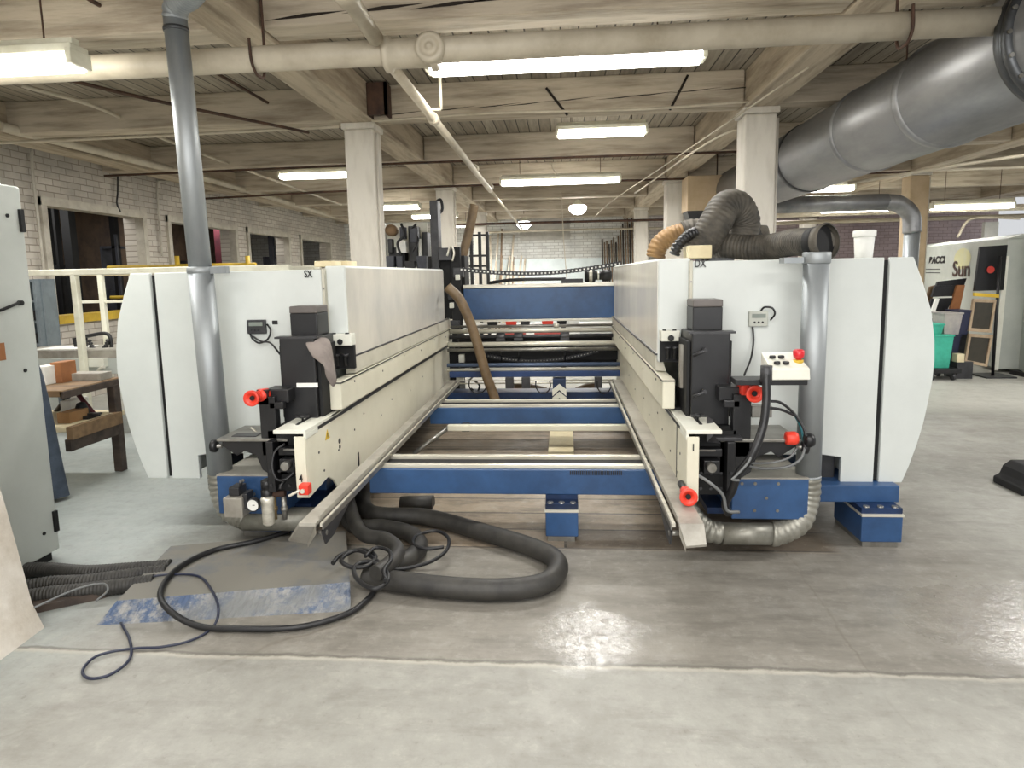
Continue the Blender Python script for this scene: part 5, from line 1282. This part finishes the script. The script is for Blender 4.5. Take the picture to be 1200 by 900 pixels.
q = at(1160, 316, 9.54); tag(MB().lathe([(.05, -.01), (.05, 0)], (q.x, 9.53, q.z), 'y', 16).build('round_badge', SIGNR), 'small red round badge on the leaning black cabinet door', 'badge')
leanpanel('yellow_bar', [(1142, 343), (1171, 345), (1171, 349), (1142, 347)], 9.4, YEL, 'yellow bar between the black door and the framed panel', 'bar')
leanpanel('picture_frame', [(1141, 350), (1168, 351), (1162, 390), (1135, 388)], 9.35, DGLASS, 'upper wooden framed dark panel below the yellow bar', 'frame', frame=FRW)
leanpanel('picture_frame', [(1136, 391), (1164, 393), (1157, 430), (1130, 425)], 9.3, DGLASS, 'lower wooden framed dark panel standing near the floor', 'frame', frame=FRW)
tag(MB().add([at(1172, 350, 9.6), at(1178, 300, 9.6), at(1183, 300, 9.6), at(1170, 434, 9.6), at(1164, 434, 9.6)], [(0, 1, 2, 3, 4)]).build('edge_strip', WHITEP), 'slim white board edge behind the leaning frames', 'board')
# sign stand
r = empty('sign_stand', (0, 0, 0), 'thin black pole stand with square foot in front of the frames', 'stand')
a = atZ(1163, 441)
r.location = a; ROOTS[r.name] = a.copy()
MB().rod((a.x, a.y, 0), at(1172, 300, a.y), .02, 10).build('pole', BLACK, r)
MB().box(a.x-.2, a.x+.2, a.y-.2, a.y+.2, 0, .02).build('foot_plate', DGREY, r)
# leaning stack left
leanpanel('leaning_board', [(1099, 330), (1133, 326), (1130, 334), (1097, 337)], 9.8, BLACK, 'black board at the top of the leaning stack below the Sun lettering', 'board')
leanpanel('leaning_board', [(1096, 335), (1122, 334), (1117, 347), (1092, 348)], 9.78, BLACK, 'second black drawer front of the leaning stack', 'board')
leanpanel('leaning_board', [(1092, 350), (1117, 349), (1108, 368), (1086, 372)], 9.76, BLACK, 'third black drawer front of the leaning stack', 'board')
leanpanel('leaning_board', [(1122, 334), (1131, 334), (1124, 366), (1112, 367)], 9.74, BOXW, 'orange wooden board leaning right of the black drawer fronts', 'board')
leanpanel('leaning_board', [(1090, 336), (1097, 334), (1090, 360), (1083, 362)], 9.9, BWOOD, 'brown wooden board leaning left of the black drawer fronts', 'board')
leanpanel('leaning_board', [(1097, 350), (1101, 350), (1094, 372), (1088, 377)], 9.6, PAPER, 'narrow white strip leaning over the black drawer fronts', 'board')
put('support_crate', 1094, 366, 1132, 434, 9.85, .4, DGREY, 'dark crate behind the green bins', 'crate', z=0)
for px0, py0, px1, py1, Y, m, l in ((1091, 393, 1116, 425, 9.2, GREEN, 'lower green plastic bin on the wheeled dolly'), (1091, 380, 1106, 394, 9.22, GREEN, 'upper green plastic bin stacked in the lower one'),
                                    (1107, 367, 1127, 392, 9.3, CLEARP, 'frosted clear bin on top of the green bins'), (1124, 364, 1137, 392, 9.36, NAVY, 'dark navy bin right of the frosted clear bin'), (1113, 393, 1124, 425, 9.4, NAVY, 'tall navy bin right of the green bins')):
    a, b_ = at(px0, py0, Y), at(px1, py1, Y); zb = .161 if py1 == 425 else b_.z
    nmn = 'plastic_bin'
    rr = empty(nmn, ((a.x+b_.x)/2, Y+.15, zb), l, 'bin')
    MB().add([(a.x+.02, Y+.02, zb), (b_.x-.03, Y+.02, zb), (b_.x-.03, Y+.28, zb), (a.x+.02, Y+.28, zb), (a.x, Y, a.z), (b_.x, Y, a.z), (b_.x, Y+.3, a.z), (a.x, Y+.3, a.z)],
             [(0, 3, 2, 1), (0, 1, 5, 4), (1, 2, 6, 5), (2, 3, 7, 6), (3, 0, 4, 7)]).build('bin_body', m, rr)
    MB().box(a.x-.01, b_.x+.01, Y-.01, Y+.31, a.z-.02, a.z+.005).build('rim', m, rr, .004)
a, b_ = at(1085, 427, 9.15), at(1120, 437, 9.15)
r = empty('wheeled_dolly', (a.x, 9.2, 0), 'low black wheeled dolly under the green bins', 'dolly')
MB().box(a.x, b_.x+.05, 9.1, 9.6, .10, .16).build('deck', BLACK, r, .006)
for x in (a.x+.08, b_.x-.04):
    for y in (9.14, 9.5): MB().lathe([(.045, -.02), (.05, -.01), (.05, .01), (.045, .02)], (x, y, .05), 'x', 16).box(x-.025, x+.025, y-.02, y+.02, .06, .1).build('caster', DGREY, r)
put('floor_clutter', 1122, 424, 1140, 436, 9.25, .3, DGREY, 'dark low box on the floor right of the dolly', 'box', z=0)
put('small_carton', 1122, 415, 1130, 425, 9.2, .12, PALE, 'small pale carton on the dark low box', 'carton', z=at(1122, 424, 9.25).z)
# dark cart foot at the right edge
r = empty('cart', (3.22, 4.55, 0), 'black rounded cart foot at the right picture edge', 'cart')
MB().prism([(3.09, .0), (3.09, .05), (3.13, .07), (3.15, .13), (3.2, .17), (3.7, .17), (3.7, 0)], 'y', 4.45, 4.75).build('cart_foot', NEAR_BLACK, r, .01)
MB().rod((3.4, 4.6, .17), (3.4, 4.6, .9), .03).build('cart_post', BLACK, r)
# white panel posts at far right over machine
tag(MB().box(at(1154, 270, 15).x, at(1170, 270, 15).x, 15, 15.1, 0, 2.5).build('white_board', PAPER), 'white upright board behind the grey boring machine', 'board')
tag(wire('brace_rod', [at(1122, 278, 13.5), at(1140, 256, 13.5), at(1195, 256, 13.5)], .025, PIPEM), 'pale bent rod above the grey boring machine', 'rod')

S.view_settings.view_transform = 'Standard'
S.view_settings.look = 'None'
S.view_settings.exposure = 0.36
S.view_settings.gamma = 1.0
